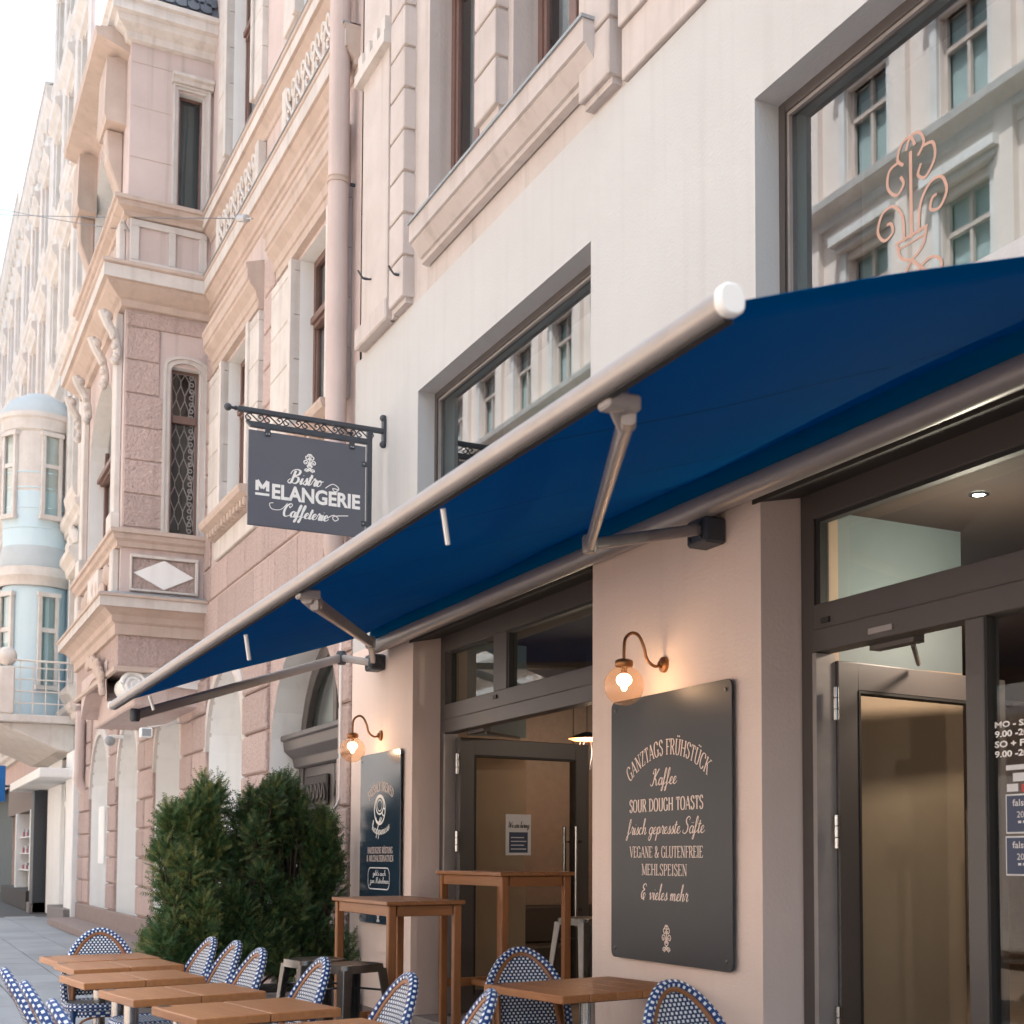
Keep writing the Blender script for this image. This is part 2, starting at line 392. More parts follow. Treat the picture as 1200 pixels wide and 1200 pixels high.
w = MB(); wall_open(w, -11.30, XR, 5.72, 14.8, .012, UW, .24, 0)
w.face([(-11.30, .012, 5.7), (-11.30, 1, 5.7), (-11.30, 1, 14.8), (-11.30, .012, 14.8)]); w.build('upper_wall', 'old_stucco', bb)
MB().box(XL+.02, XR, .9, 12, 3.4, 14.7).build('building_core', 'room_grey', bb)
MB().box(-11.45, XR+.5, -.1, 12.5, 14.7, 15.0).build('roof', 'slate', bb)  # unseen roof over the core, added to shade the street; height set for sun
MB().box(XR-.02, XR+14, .01, 12, 0, 14.8).build('side_wing', 'white_plaster', bb)
# shop windows: grey frame, reflective pane, room behind
def shop_window(x0, x1, z0, z1, y=.135):
    f = MB(); t = .055
    f.box(x0, x0+t, y, y+.07, z0, z1); f.box(x1-t, x1, y, y+.07, z0, z1); f.box(x0+t, x1-t, y, y+.07, z1-t, z1); f.box(x0+t, x1-t, y, y+.07, z0, z0+t)
    fo = f.build('shop_window', 'frame_grey', bb, bevel=.004)
    MB().box(x0+t, x1-t, y+.03, y+.036, z0+t, z1-t).build('pane', 'shop_glass', fo)
    MB().box(x0+t, x0+t+.018, y+.012, y+.03, z0+t, z1-t).box(x0+t+.018, x1-t, y+.012, y+.03, z1-t-.018, z1-t).build('glazing_bead', 'alu', fo)
    r = MB(); r.face([(x0-.2, .8, z0-.3), (x1+.2, .8, z0-.3), (x1+.2, .8, z1+.3), (x0-.2, .8, z1+.3)]); r.build('reflection_backing', 'backing_teal', fo)  # sheet standing for the room; its teal tints the pane's reflections
    return fo
shop_window(*W1); shopw2 = shop_window(*W2)
# upper old windows
def old_window(x0, x1, z0, z1, y, par, fm='brown_frame', split=.62, curtain=True, name='window'):
    f = MB(); t = .07; zs = z0+(z1-z0)*split; xm = (x0+x1)/2
    f.box(x0, x0+t, y, y+.07, z0, z1); f.box(x1-t, x1, y, y+.07, z0, z1); f.box(x0+t, x1-t, y, y+.07, z1-t, z1); f.box(x0+t, x1-t, y, y+.07, z0, z0+t)
    f.box(x0+t, x1-t, y-.02, y+.07, zs-.06, zs+.06); f.box(x0+t, x1-t, y-.05, y-.02, zs-.02, zs+.05)
    f.box(xm-.05, xm+.05, y-.015, y+.06, z0+t, zs-.06); f.box(xm-.04, xm+.04, y-.005, y+.06, zs+.06, z1-t)
    for a, b in ((x0+t, xm-.05), (xm+.05, x1-t)):
        f.box(a, a+.035, y+.012, y+.055, z0+t, zs-.06); f.box(b-.035, b, y+.012, y+.055, z0+t, zs-.06)
    fo = f.build(name, fm, par, bevel=.005)
    MB().box(x0+t, x1-t, y+.035, y+.04, z0+t, z1-t).build('pane', 'old_glass', fo)
    c = MB(); n = 22; c.grid([[(x0+(x1-x0)*i/n, y+.16+.02*math.sin(i*2.1)+.008*math.sin(i*5), z) for i in range(n+1)] for z in (z0, z1)])
    c.build('curtain', 'curtain' if curtain else 'room_grey', fo)
    return fo
for u in UW[:2]: old_window(*u, .19, bb)
for u in UW[2:]: old_window(*u, .19, bb)
# sill cornice under the pair of windows
def sill(x0, x1, z, par, name='sill_cornice', m='old_stucco'):
    MB().sweep([(x0, .0), (x1, .0)], [(0, z-.30), (.05, z-.29), (.05, z-.255), (.07, z-.25), (.135, z-.165), (.135, z-.155), (.155, z-.15), (.155, z-.012), (0, z-.012)]).build(name, m, par)
    MB().box(x0-.01, x1+.01, -.17, .16, z-.012, z+.008).build('sill_flashing', 'zinc', par)
sill(-9.62, -6.68, 6.19, bb); sill(-4.7, -1.8, 6.19, bb)
# quoin blocks round those windows
def quoin(x0, x1, z0, z1, y=-.085, m='old_stucco', par=bb, back=.02):
    c = .02
    MB().grid([[(x0, back, z0), (x1, back, z0), (x1, back, z1), (x0, back, z1)], [(x0, y, z0), (x1, y, z0), (x1, y, z1), (x0, y, z1)]], 0, True).face([(x0, y, z0), (x1, y, z0), (x1, y, z1), (x0, y, z1)]).build('quoin_block', m, par, bevel=.007)
strips = [(-10.30, -9.97), (-8.50, -8.13), (-6.88, -6.5), (-5.0, -4.66)]
for sx, (a, b) in enumerate(strips):
    z = 6.40 if sx == 1 else 5.76
    while z < 9.2:
        h = .34
        quoin(a, b, z+.022, z+h); z += h
    MB().box(a+.02, b-.02, -.05, .02, 6.2 if sx == 1 else 5.74, 9.3).build('quoin_backing', 'old_stucco', bb)
# flat pilaster and base at the building's edge
MB().box(-11.12, -10.44, -.055, .02, 5.92, 14.6).build('pilaster', 'old_stucco', bb, bevel=.006)
MB().box(-11.2, -10.38, -.09, .02, 5.74, 5.92).build('pilaster_base', 'old_stucco', bb, bevel=.012)
MB().box(-10.42, -10.32, -.03, .02, 5.74, 9.3).build('pilaster_edge', 'old_stucco', bb)
cp = MB().box(-11.18, -10.38, -.12, .02, 8.05, 8.15)
for i in range(4):
    cp.box(-11.14+.2*i, -11.02+.2*i, -.10, .02, 8.15, 8.30)
cp.build('capital', 'stone_trim', bb, smooth=True)
MB().box(-6.45, XR, -.03, .02, 5.72, 6.02).box(-6.45, XR, -.055, .02, 6.02, 6.30).build('string_course', 'old_stucco', bb, bevel=.006)
for hx, hz in ((-10.85, 6.25), (-10.05, 5.98)):
    h = MB(); h.tube(spline([(hx, -.05, hz), (hx, -.12, hz-.01), (hx, -.17, hz+.05)]), .008, 6); h.tube([(hx-.04, -.1, hz+.02), (hx+.04, -.1, hz-.02)], .006, 6); h.build('iron_hook', 'iron', bb)
MB().box(XL, -9.9, -.012, .0, 0, .16).box(-6.83, -5.16, -.012, 0, 0, .16).build('wall_base', 'plinth', bb, bevel=.004)

# door frames ------------------------------------------------------------
YF = .22
def entrance(x0, x1, panes, posts, name):
    f = MB(); t = .10; zt = 3.10
    f.box(x0, x0+t, YF, YF+.09, .2, zt); f.box(x1-t, x1, YF, YF+.09, .2, zt)
    f.box(x0+t, x1-t, YF, YF+.09, 2.96, zt); f.box(x0+t, x1-t, YF-.004, YF+.095, 2.335, 2.555)
    for a, b, c, d in posts: f.box(a, b, YF+.002, YF+.088, c, d)
    f.box(x0+t, x1-t, YF-.012, YF-.004, 2.435, 2.442)
    fr = f.build(name, 'frame_grey', bb, bevel=.004)
    for a, b in panes:
        MB().box(a-.03, a, YF+.01, YF+.05, 2.555, 2.96).box(b, b+.03, YF+.01, YF+.05, 2.555, 2.96).box(a, b, YF+.01, YF+.05, 2.94, 2.96).build('glazing_bead', 'dark_gap', fr)
        MB().box(a, b, YF+.04, YF+.046, 2.555, 2.95).build('transom_pane', 'transom_glass', fr)
    MB().prism([(-.014, 3.035), (.219, 3.085), (.219, 3.118), (-.014, 3.118)], 0, x0-.06, x1+.005, 0).build('shutter_lip', 'interior_dark', fr)
    return fr
e1 = entrance(-9.87, -6.86, [(-9.66, -8.83), (-8.57, -6.99)], [(-8.83, -8.60, 2.555, 2.96)], 'entrance_frame')
e2 = entrance(-5.13, -1.21, [(-4.99, -1.34)], [(-4.03, -3.925, .2, 2.335)], 'entrance_frame')
# latch boxes and small plate on the transom rails
MB().box(-4.96, -4.90, YF-.014, YF-.003, 2.46, 2.485).build('vent_slot', 'dark_gap', e2)
MB().box(-4.62, -4.46, YF-.012, YF-.003, 2.36, 2.385).build('door_plate', 'alu', e2)
MB().box(-8.8, -8.74, YF-.014, YF-.003, 2.50, 2.525).build('vent_slot', 'dark_gap', e1)
def leaf(hx, hy, wid, ang, z0, z1, par, extras):
    """glazed door leaf, hinged at (hx, hy), turned inwards by ang"""
    ca, sa = math.cos(ang), math.sin(ang)
    def T(mb):
        mb.v = [(hx+x*ca-y*sa, hy+x*sa+y*ca, z) for x, y, z in mb.v]; return mb
    f = MB(); t = .13
    f.box(0, t, -.035, .035, z0, z1); f.box(wid-t, wid, -.035, .035, z0, z1); f.box(t, wid-t, -.035, .035, z1-t, z1); f.box(t, wid-t, -.035, .035, z0, z0+t*1.3)
    lf = T(f).build('door', 'frame_grey', par, bevel=.004)
    g = MB(); i = .012
    g.box(t, t+i, -.04, .04, z0+t, z1-t).box(wid-t-i, wid-t, -.04, .04, z0+t, z1-t).box(t+i, wid-t-i, -.04, .04, z1-t-i, z1-t)
    T(g).build('glazing_bead', 'dark_gap', lf)
    T(MB().box(t, wid-t, -.006, .006, z0+t, z1-t)).build('pane', 'door_glass', lf)
    for s in (-1, 1):
        h = MB(); hx_ = wid-.16
        h.tube([(hx_, s*.085, z0+.62), (hx_, s*.085, z0+1.42)], .014, 10)
        for zz in (z0+.75, z0+1.3): h.tube([(hx_, s*.085, zz), (wid-.07, s*.03, zz)], .009, 8)
        T(h).build('handle', 'chrome', lf, smooth=True)
    for zz in (z0+.35, z0+1.22, z1-.28):
        h = MB()
        for k in range(3): h.tube([(-.03, -.05, zz+k*.052), (-.03, -.05, zz+k*.052+.048)], .016, 10)
        T(h).build('hinge', 'chrome', lf, smooth=True)
    return lf, T
lf1, T1 = leaf(-9.70, YF+.08, 1.20, R(98), .21, 2.30, e1, 0)
lf2, T2 = leaf(-5.02, YF+.10, 1.20, R(97), .21, 2.30, e2, 0)
MB().box(-9.77, -9.74, YF-.01, YF+.1, .2, 2.33).build('door_seal', 'alu_grey', e1)
MB().box(-5.03-.0, -5.0, YF-.01, YF+.1, .2, 2.33).build('door_seal', 'alu_grey', e2)
# notice taped to the first leaf (seen through the door opening, on its street side)
def notice():
    p = MB().box(.40, .63, -.052, -.05, 1.40, 1.72); T1(p); o = p.build('notice', 'paper', lf1)
    T1(MB().box(.43, .60, -.0545, -.0525, 1.42, 1.58)).build('notice_panel', 'navy_print', o)
    t = MB()
    for k in range(4): t.box(.445, .585-.02*(k % 2), -.0556, -.055, 1.445+.03*k, 1.452+.03*k)
    T1(t).build('notice_lines', 'paper', o)
notice.__call__  # built once the lettering helpers exist
T2(MB().box(.93, 1.06, -.042, -.04, 1.48, 1.60)).build('door_sticker', 'foil_green', lf2)
T2(MB().box(.98, 1.06, -.042, -.04, 1.86, 1.98)).build('door_sticker', 'foil_green', lf2)
cl = MB(); cl.box(-9.55, -9.25, YF+.1, YF+.16, 2.315, 2.36); cl.tube([(-9.3, YF+.14, 2.31), (-9.72, YF+.6, 2.32)], .012, 6); cl.build('door_closer', 'frame_grey', e1)
cl = MB(); cl.box(-4.75, -4.45, YF+.1, YF+.16, 2.315, 2.36); cl.tube([(-4.5, YF+.14, 2.31), (-5.0, YF+.6, 2.32)], .012, 6); cl.build('door_closer', 'frame_grey', e2)
# fixed glazing right of the second door
MB().box(-3.925, -1.31, YF+.035, YF+.041, .3, 2.335).build('fixed_pane', 'door_glass', e2)
MB().box(-3.925, -3.915, YF+.01, YF+.06, .3, 2.335).build('glazing_bead', 'dark_gap', e2)
# interior -----------------------------------------------------------------
MB().box(XL, XR, -.04, 8.2, .0, .2).build('threshold', 'granite', bb) if False else None
MB().box(-9.88, -6.85, .02, .5, .0, .19).box(-5.14, -1.2, .02, .5, 0, .19).build('threshold', 'granite', bb, bevel=.006)
MB().box(-12.3, XR, .45, 8, .1, .2).build('interior_floor', 'interior_wall', bb)
i = MB(); i.box(-12.4, -12.3, .43, 8, .2, 3.5); i.box(-12.3, XR, 7.9, 8, .2, 3.5); i.build('interior_wall', 'interior_wall', bb)
MB().box(-12.3, XR, .42, 8, 3.12, 3.3).build('interior_ceiling', 'ceiling_brown', bb)
MB().box(-6.86, -5.13, .3, .44, .2, 3.12).box(-12.3, -9.87, .31, .44, .2, 3.12).box(-1.2, XR, .31, .44, .2, 3.12).build('pier_lining', 'interior_wall', bb)
for nm, m_, z0_, z1_ in (('partition_wall', 'interior_wall', .2, 2.36), ('partition_head', 'interior_sage', 2.36, 3.12)):
    MB().box(-10.25, -10.12, .44, 1.06, z0_, z1_).build(nm, m_, bb); MB().box(-5.50, -5.38, .44, 1.45, z0_, z1_).build(nm, m_, bb)
MB().box(-11.2, -11.1, 1.06, 7.9, .2, 3.12).build('panel_wall', 'interior_panel', bb)
for i_ in range(6): MB().box(-11.098, -11.07, 1.06+i_*.9+.004, 1.06+(i_+1)*.9-.004, .95, 3.1).build('wall_panel', 'interior_panel', bb, bevel=.004)
MB().box(-11.07, -10.65, 1.1, 5.5, .2, .62).build('bench_seat', 'interior_dark', bb, bevel=.02); MB().box(-11.07, -10.98, 1.1, 5.5, .62, .95).build('bench_back', 'interior_dark', bb, bevel=.02)
MB().box(-11.069, -11.055, 1.5, 1.68, 1.15, 1.24).build('socket_plate', 'interior_white', bb)
MB().box(-6.22, -1.0, 5.0, 5.1, .2, 3.12).build('partition_wall', 'interior_wall', bb)
MB().box(-3.7, -1.6, .75, 1.25, .2, 1.15).build('display_counter', 'interior_dark', bb, bevel=.02)
ds = MB()
for k in range(26):
    x = -3.6+.075*k; ds.ball((x, .8+.3*random.random(), 1.19+.02*random.random()), .035, 8)
ds.build('pastry_display', ['rattan'], bb, smooth=True)
MB().box(-3.7, -1.6, .75, .76, 1.15, 1.5).build('counter_glass', 'door_glass', bb)

# ================================================================== pink apartment building
PY = .03
pb = thing('apartment_building', 'pink apartment building with rusticated ground floor and tall corner oriel', 'building', (-20, 0, 0))
arches = [(-14.4, -11.85, 2.35, 3.62), (-17.5, -15.55, 2.7, 3.65), (-21.3, -19.2, 2.65, 3.65), (-25.0, -22.75, 2.6, 3.68), (-28.5, -26.0, 2.5, 3.68)]
WA, WB = (-13.45, -12.2, 5.5, 7.45), (-16.72, -15.42, 5.5, 7.45)
UC, UD = (-13.45, -12.2, 10.05, 12.5), (-16.72, -15.42, 10.05, 12.5)
def arch_fill(mb, xa, xb, zs, zt, y, depth, m=0, mr=0, n=14):
    xc, hw, hz = (xa+xb)/2, (xb-xa)/2, zt-zs
    arc = [(xc-hw*math.cos(math.pi*k/n), zs+hz*math.sin(math.pi*k/n)) for k in range(n+1)]
    h = n//2
    for k in range(h):
        mb.face([(xa, y, zt), (arc[k][0], y, arc[k][1]), (arc[k+1][0], y, arc[k+1][1])], m)
        q = n-k; mb.face([(xb, y, zt), (arc[q][0], y, arc[q][1]), (arc[q-1][0], y, arc[q-1][1])], m)
    mb.grid([[(x, y, z) for x, z in arc], [(x, y+depth, z) for x, z in arc]], mr)
    return arc
g = MB(); ops = [(a, b, .0, t) for a, b, s_, t in arches]
wall_open(g, -30.2, -11.42, 0, 4.12, PY, ops, .55, 0, 1)
for a, b, s_, t in arches: arch_fill(g, a, b, s_, t, PY, .55, 0, 1)
g.build('ground_floor_wall', ['pink_stucco', 'white_paint'], pb)
g = MB(); wall_open(g, -30.2, -11.42, 4.12, 14.7, PY, [WA, WB, UC, UD, (-24.3, -23.0, 5.5, 7.45), (-27.4, -26.1, 5.5, 7.45)], .3, 0, 1)
g.face([(-30.2, PY, 0), (-30.2, 10, 0), (-30.2, 10, 14.7), (-30.2, PY, 14.7)])
g.build('upper_wall', ['pink_plaster', 'white_paint'], pb)
MB().box(-30.1, -11.42, .7, 12, 0, 14.7).build('building_core', 'room_grey', pb)
MB().box(-30.2, -11.46, -.05, 12.5, 14.7, 15.0).build('roof', 'slate', pb)  # unseen, added for street shade and kept low to let sun past
MB().box(-28.6, -15.5, .50, .56, 0, 3.7).build('arch_infill', 'white_paint', pb)
# moulded arch edge bands
for a, b, s_, t in arches[1:]:
    xc, hw, hz = (a+b)/2, (b-a)/2, t-s_; n = 20
    pr = [(.0, -.045), (.12, -.045), (.14, -.02), (.14, .01)]
    rows_ = []
    for k in range(n+1):
        an = math.pi*k/n; cx_, cz_ = -math.cos(an), math.sin(an)
        rows_.append([(xc+cx_*(hw+o_), PY+yy, s_+cz_*(hz+o_)) for o_, yy in [(0, .02)]+pr])
    MB().grid(rows_).build('arch_moulding', 'stone_trim', pb)
# rough blocks on piers
def block(x0, x1, z0, z1, y, par, m='pink_stucco', pr=.05, ax=1, ch=.018):
    if ax == 1: A = lambda u, d, v: (u, y-d, v)
    else: A = lambda u, d, v: (y+d, u, v)
    o = [A(x0, -.01, z0), A(x1, -.01, z0), A(x1, -.01, z1), A(x0, -.01, z1)]
    i1 = [A(x0, pr-ch, z0), A(x1, pr-ch, z0), A(x1, pr-ch, z1), A(x0, pr-ch, z1)]
    i2 = [A(x0+ch, pr, z0+ch), A(x1-ch, pr, z0+ch), A(x1-ch, pr, z1-ch), A(x0+ch, pr, z1-ch)]
    return MB().grid([o, i1, i2], 0, True).face(i2).build('block', m, par)
piers = [(-15.53, -14.42), (-19.18, -17.52), (-22.73, -21.32), (-25.98, -25.02), (-30.15, -28.52), (-11.83, -11.46)]
for a, b in piers:
    z = .46; row = 0
    while z < 3.7:
        h = .455; lim = 2.7
        nb = 2 if (b-a) > 1.3 else 1
        if z > 2.45:   # trim towards the arch shoulders
            pass
        sh = (b-a)/nb
        for q in range(nb):
            block(a+q*sh+.012, a+(q+1)*sh-.012, z+.012, z+h-.012, PY, pb, pr=.05+random.uniform(-.008, .008))
        z += h; row += 1
# smooth long courses above the arches
z = 3.74; row = 0
for z, h in ((3.74, .42), (4.16, .44), (4.62, .42)):
    x = -17.9+(.0 if row % 2 else -.45)
    while x < -11.6:
        x2 = min(x+.92, -11.55)
        if x2-x > .15: block(max(x, -17.92)+.006, x2-.006, z+.006, z+h-.006, PY, pb, pr=.028, ch=.012)
        x += .92
    row += 1
# courses between and beside the first-floor windows
for a, b in ((-14.85, -14.42), (-17.9, -17.55)):
    z = 5.06
    while z < 7.9:
        block(a, b, z+.006, z+.40, PY, pb, pr=.03, ch=.012); z += .415
MB().box(-30.2, -11.5, -.03, PY, 0, .44).build('plinth', 'plinth', pb, bevel=.01)
MB().box(-30.2, -17.0, -.55, -.03, 0, .14).build('plinth_step', 'plinth', pb, bevel=.01)
# window surrounds of pale stone blocks, windows, heads, sills
def surround(x0, x1, z0, z1, wl, wr, par=pb):
    z = z0; k = 0
    while z < z1-.05:
        h = min(.46, z1-z)
        block(x0-wl, x0-.002, z+.004, z+h-.004, PY, par, 'stone_trim', .07, 1, .008); block(x1+.002, x1+wr, z+.004, z+h-.004, PY, par, 'stone_trim', .07, 1, .008); z += h; k += 1
    MB().box(x0-.1, x0-.003, PY-.10, PY-.05, z0, z1).build('window_trim', 'stone_trim', par, bevel=.008); MB().box(x1+.003, x1+.1, PY-.10, PY-.05, z0, z1).build('window_trim', 'stone_trim', par, bevel=.008)
HEADP = [(0, 0), (.10, .01), (.10, .09), (.13, .10), (.15, .17), (.26, .24), (.27, .27), (.30, .28), (.30, .38), (.33, .40), (.33, .44), (0, .50)]
for wv, wl, wr in ((WA, .9, .5), (WB, .8, .5)):
    x0, x1, z0, z1 = wv
    surround(x0, x1, z0, z1, wl, wr)
    old_window(x0, x1, z0, z1, PY+.14, pb, split=.66)
    MB().sweep([(x0-wl+.15, PY), (x1+wr-.05, PY)], [(p_*.62, z1+.04+q_*1.12) for p_, q_ in HEADP]).build('window_hood', 'tan_trim', pb)
    MB().sweep([(x0-.45, PY), (x1+.4, PY)], [(0, z0-.22), (.1, z0-.2), (.1, z0-.14), (.22, z0-.08), (.24, z0-.03), (.24, z0), (0, z0+.01)]).build('window_sill', 'tan_trim', pb)
    xx = x0-.34
    while xx < x1+.3:
        MB().box(xx, xx+.07, PY-.17, PY-.09, z0-.21, z0-.12).build('dentil', 'tan_trim', pb, bevel=.012); xx += .16
    MB().box(x0-.4, x1+.35, PY-.06, PY, z0-.46, z0-.22).build('apron', 'stone_trim', pb, bevel=.01)
for wv in (UC, UD):
    x0, x1, z0, z1 = wv; surround(x0, x1, z0, z1, .55, .45); old_window(x0, x1, z0, z1, PY+.14, pb, split=.62)
    MB().sweep([(x0-.6, PY), (x1+.5, PY)], [(p_*.62, z1+.04+q_*1.12) for p_, q_ in HEADP]).build('window_hood', 'tan_trim', pb)
for wv in ((-24.3, -23.0, 5.5, 7.45), (-27.4, -26.1, 5.5, 7.45)):
    old_window(*wv, PY+.14, pb, split=.66)
# two string courses with a relief frieze between them
C1 = [(0, 8.40), (.02, 8.41), (.02, 8.47), (.045, 8.48), (.05, 8.54), (.105, 8.60), (.105, 8.62), (.13, 8.625), (.13, 8.79), (.145, 8.80), (.145, 8.835), (0, 8.86)]
C2 = [(0, 9.40), (.02, 9.41), (.03, 9.47), (.09, 9.53), (.09, 9.55), (.12, 9.555), (.12, 9.69), (.14, 9.70), (.14, 9.745), (0, 9.77)]
for ya_, z0_, z1_, zt_ in ((.132, 8.63, 8.785, 8.838), (.122, 9.56, 9.685, 9.748)):
    MB().box(-17.9, -11.5, PY-ya_-.002, PY-ya_+.004, z0_, z1_).build('course_fascia', 'stone_trim', pb); MB().box(-17.9, -11.5, PY-ya_-.025, PY, zt_, zt_+.012).build('course_flashing', 'zinc', pb)
MB().sweep([(-17.9, PY), (-11.5, PY)], C1).build('string_course', 'tan_trim', pb)
MB().sweep([(-17.9, PY), (-11.5, PY)], C2).build('string_course', 'tan_trim', pb)
for xa, xb in ((-13.75, -11.95), (-17.0, -15.1)):
    MB().box(xa-.15, xa, PY-.1, PY, 8.88, 9.40).build('frieze_block', 'stone_trim', pb, bevel=.01); MB().box(xb, xb+.15, PY-.1, PY, 8.88, 9.40).build('frieze_block', 'stone_trim', pb, bevel=.01)
    r_ = MB(); MB().box(xa, xb, PY-.03, PY, 8.88, 9.40).build('frieze_panel', 'pink_plaster', pb)
    n = 5
    for k in range(n):
        cx = xa+(xb-xa)*(k+.5)/n
        for s in (-1, 1):
            sp = [(cx+s*.01, PY-.05, 8.96), (cx+s*.05, PY-.07, 9.08), (cx+s*.13, PY-.08, 9.18), (cx+s*.16, PY-.08, 9.28), (cx+s*.09, PY-.09, 9.32), (cx+s*.06, PY-.08, 9.25), (cx+s*.10, PY-.07, 9.22)]
            r_.tube(spline(sp, 4), .020, 6)
            r_.tube(spline([(cx+s*.02, PY-.05, 9.01), (cx+s*.12, PY-.08, 9.01), (cx+s*.15, PY-.08, 9.10), (cx+s*.08, PY-.08, 9.09)], 4), .016, 6)
        r_.ball((cx, PY-.06, 9.26), .05, 10, 0, (.7, .6, 1.5)); r_.ball((cx, PY-.05, 9.02), .045, 8)
    r_.build('frieze_relief', 'stone_trim', pb, smooth=True)
# ---------------- oriel
OX, OX2, OY = -17.94, -22.0, -1.0
opath = [(OX2, PY), (OX2, OY), (OX, OY), (OX, PY)]
ob = MB()
def side_wall(mb, ops, z0, z1, m=0, mr=1, dep=.16):
    t = MB(); wall_open(t, OY, PY, z0, z1, 0, ops, dep, m, mr)
    t.v = [(OX-y, x, z) for x, y, z in t.v]; i = len(mb.v)
    mb.v += t.v; mb.f += [tuple(i+k for k in f) for f in t.f]; mb.m += t.m; mb.u += t.u
SW, SU = (-.43, -.07, 5.51, 7.70), (-.40, -.09, 9.74, 11.36)
side_wall(ob, [SW], 4.2, 8.6); side_wall(ob, [SU], 8.6, 12.2)
FW = (-21.2, -18.75)
wall_open(ob, OX2, OX, 4.2, 8.6, OY, [(FW[0], FW[1], 5.55, 7.95)], .25, 0, 1); arch_fill(ob, FW[0], FW[1], 7.0, 7.95, OY, .25, 0, 1)
wall_open(ob, OX2, OX, 8.6, 12.2, OY, [(FW[0], FW[1], 9.8, 11.7)], .25, 0, 1); arch_fill(ob, FW[0], FW[1], 10.75, 11.7, OY, .25, 0, 1)
ob.box(OX2-.001, OX2+.05, OY, PY, 4.2, 12.2)
oriel = ob.build('oriel', ['pink_plaster', 'white_paint'], pb)
MB().sweep(opath, [(0, 4.16), (.06, 4.17), (.06, 4.30), (.10, 4.33), (.11, 4.40), (.20, 4.47), (.26, 4.49), (.26, 4.60), (.29, 4.61), (.29, 4.64), (0, 4.70)]).build('oriel_cornice', 'tan_trim', oriel)
MB().sweep(opath, [(.262, 4.485), (.266, 4.485), (.266, 4.605), (.262, 4.605)]).build('cornice_fascia', 'stone_trim', oriel)
MB().sweep(opath, [(.0, 4.63), (.27, 4.645), (.27, 4.65), (0, 4.72)]).build('cornice_flashing', 'zinc', oriel)
MB().sweep(opath, [(0, 5.28), (.05, 5.29), (.06, 5.35), (.10, 5.38), (.11, 5.44), (.14, 5.45), (.14, 5.50), (0, 5.53)]).build('oriel_cornice', 'tan_trim', oriel)
MB().sweep(opath, [(0, 8.35), (.06, 8.36), (.08, 8.44), (.12, 8.46), (.24, 8.56), (.26, 8.60), (.30, 8.61), (.30, 8.78), (.33, 8.80), (.33, 8.84), (0, 8.88)]).build('oriel_cornice', 'tan_trim', oriel)
MB().sweep(opath, [(.302, 8.615), (.306, 8.615), (.306, 8.775), (.302, 8.775)]).build('cornice_fascia', 'stone_trim', oriel)
MB().sweep(opath, [(0, 9.54), (.05, 9.55), (.06, 9.60), (.14, 9.64), (.15, 9.70), (.18, 9.71), (.18, 9.76), (0, 9.78)]).build('oriel_cornice', 'tan_trim', oriel)
MB().sweep(opath, [(0, 11.85), (.06, 11.87), (.08, 11.95), (.18, 12.02), (.2, 12.1), (.26, 12.12), (.26, 12.24), (.3, 12.26), (.3, 12.32), (0, 12.36)]).build('oriel_cornice', 'stone_trim', oriel)
# slate roof over the oriel: rows of scalloped tiles on the side slope
rf = MB().face([(OX+.28, OY-.28, 12.33), (OX+.28, PY, 12.33), (OX-.5, PY, 14.0), (OX-.5, OY+.5, 14.0)]).face([(OX2-.28, OY-.28, 12.33), (OX+.28, OY-.28, 12.33), (OX-.5, OY+.5, 14.0), (OX2+.5, OY+.5, 14.0)]).build('oriel_roof', 'slate', oriel)
ti = None
for r in range(7):
    for q in range(8):
        yy = OY-.22+.155*q+(.078 if r % 2 else 0); zz = 12.34+.13*r; xx = OX+.285-(zz-12.33)*.78/1.67
        if yy > PY-.02: continue
        if ti is None:
            t_ = MB(); pl = [(-.073, .20), (-.073, .06)]+[(.073*math.cos(math.pi+math.pi*k/6), .06+.06*math.sin(math.pi+math.pi*k/6)) for k in range(1, 6)]+[(.073, .06), (.073, .20)]
            t_.prism([(a_, b_) for a_, b_ in pl], 0, 0, .012); ti = t_.build('roof_tile', 'slate', oriel); o = ti
        else: o = ti.copy(); COL.objects.link(o)
        o.location = Vector((xx+.012, yy, zz)); o.rotation_euler = (0, -math.atan(.78/1.67), 0)
# panels on the side: diamond, twin panels, rusticated courses
def slab_x(y0, y1, z0, z1, d, name, m, par=oriel, bev=.006, x=OX): return MB().box(x-.01, x+d, y0, y1, z0, z1).build(name, m, par, bevel=bev)
slab_x(-.89, -.06, 5.165, 5.205, .05, 'panel_frame', 'stone_trim'); slab_x(-.89, -.06, 4.735, 4.765, .05, 'panel_frame', 'stone_trim'); slab_x(-.89, -.865, 4.765, 5.165, .05, 'panel_frame', 'stone_trim'); slab_x(-.10, -.06, 4.765, 5.165, .05, 'panel_frame', 'stone_trim')
slab_x(-.862, -.103, 4.768, 5.162, .012, 'panel_field', 'pink_stucco')
MB().prism([(-.85, 4.965), (-.48, 4.775), (-.11, 4.965), (-.48, 5.157)], 0, OX, OX+.035).build('diamond_panel', 'white_paint', oriel, bevel=.006)
slab_x(-.97, -.02, 8.92, 9.0, .03, 'panel_rail', 'stone_trim'); slab_x(-.97, -.02, 9.44, 9.53, .03, 'panel_rail', 'stone_trim')
for ya, yb in ((-.97, -.86), (-.50, -.41), (-.12, -.02)): slab_x(ya, yb, 9.0, 9.44, .032, 'panel_stile', 'stone_trim')
z = 5.55; hh = .43; k = 0
while z < 8.3:
    top = min(z+hh, 8.33)
    if z > 7.25:
        if z < 7.9: block(-.985, -.58, z+.008, top-.008, OX, oriel, 'pink_stucco', .022, 0, .008)
        else: block(-.985, PY-.01, z+.008, top-.008, OX, oriel, 'pink_stucco', .022, 0, .008)
    else: block(-.985, -.52, z+.008, top-.008, OX, oriel, 'pink_stucco', .022, 0, .008)
    z += hh; k += 1
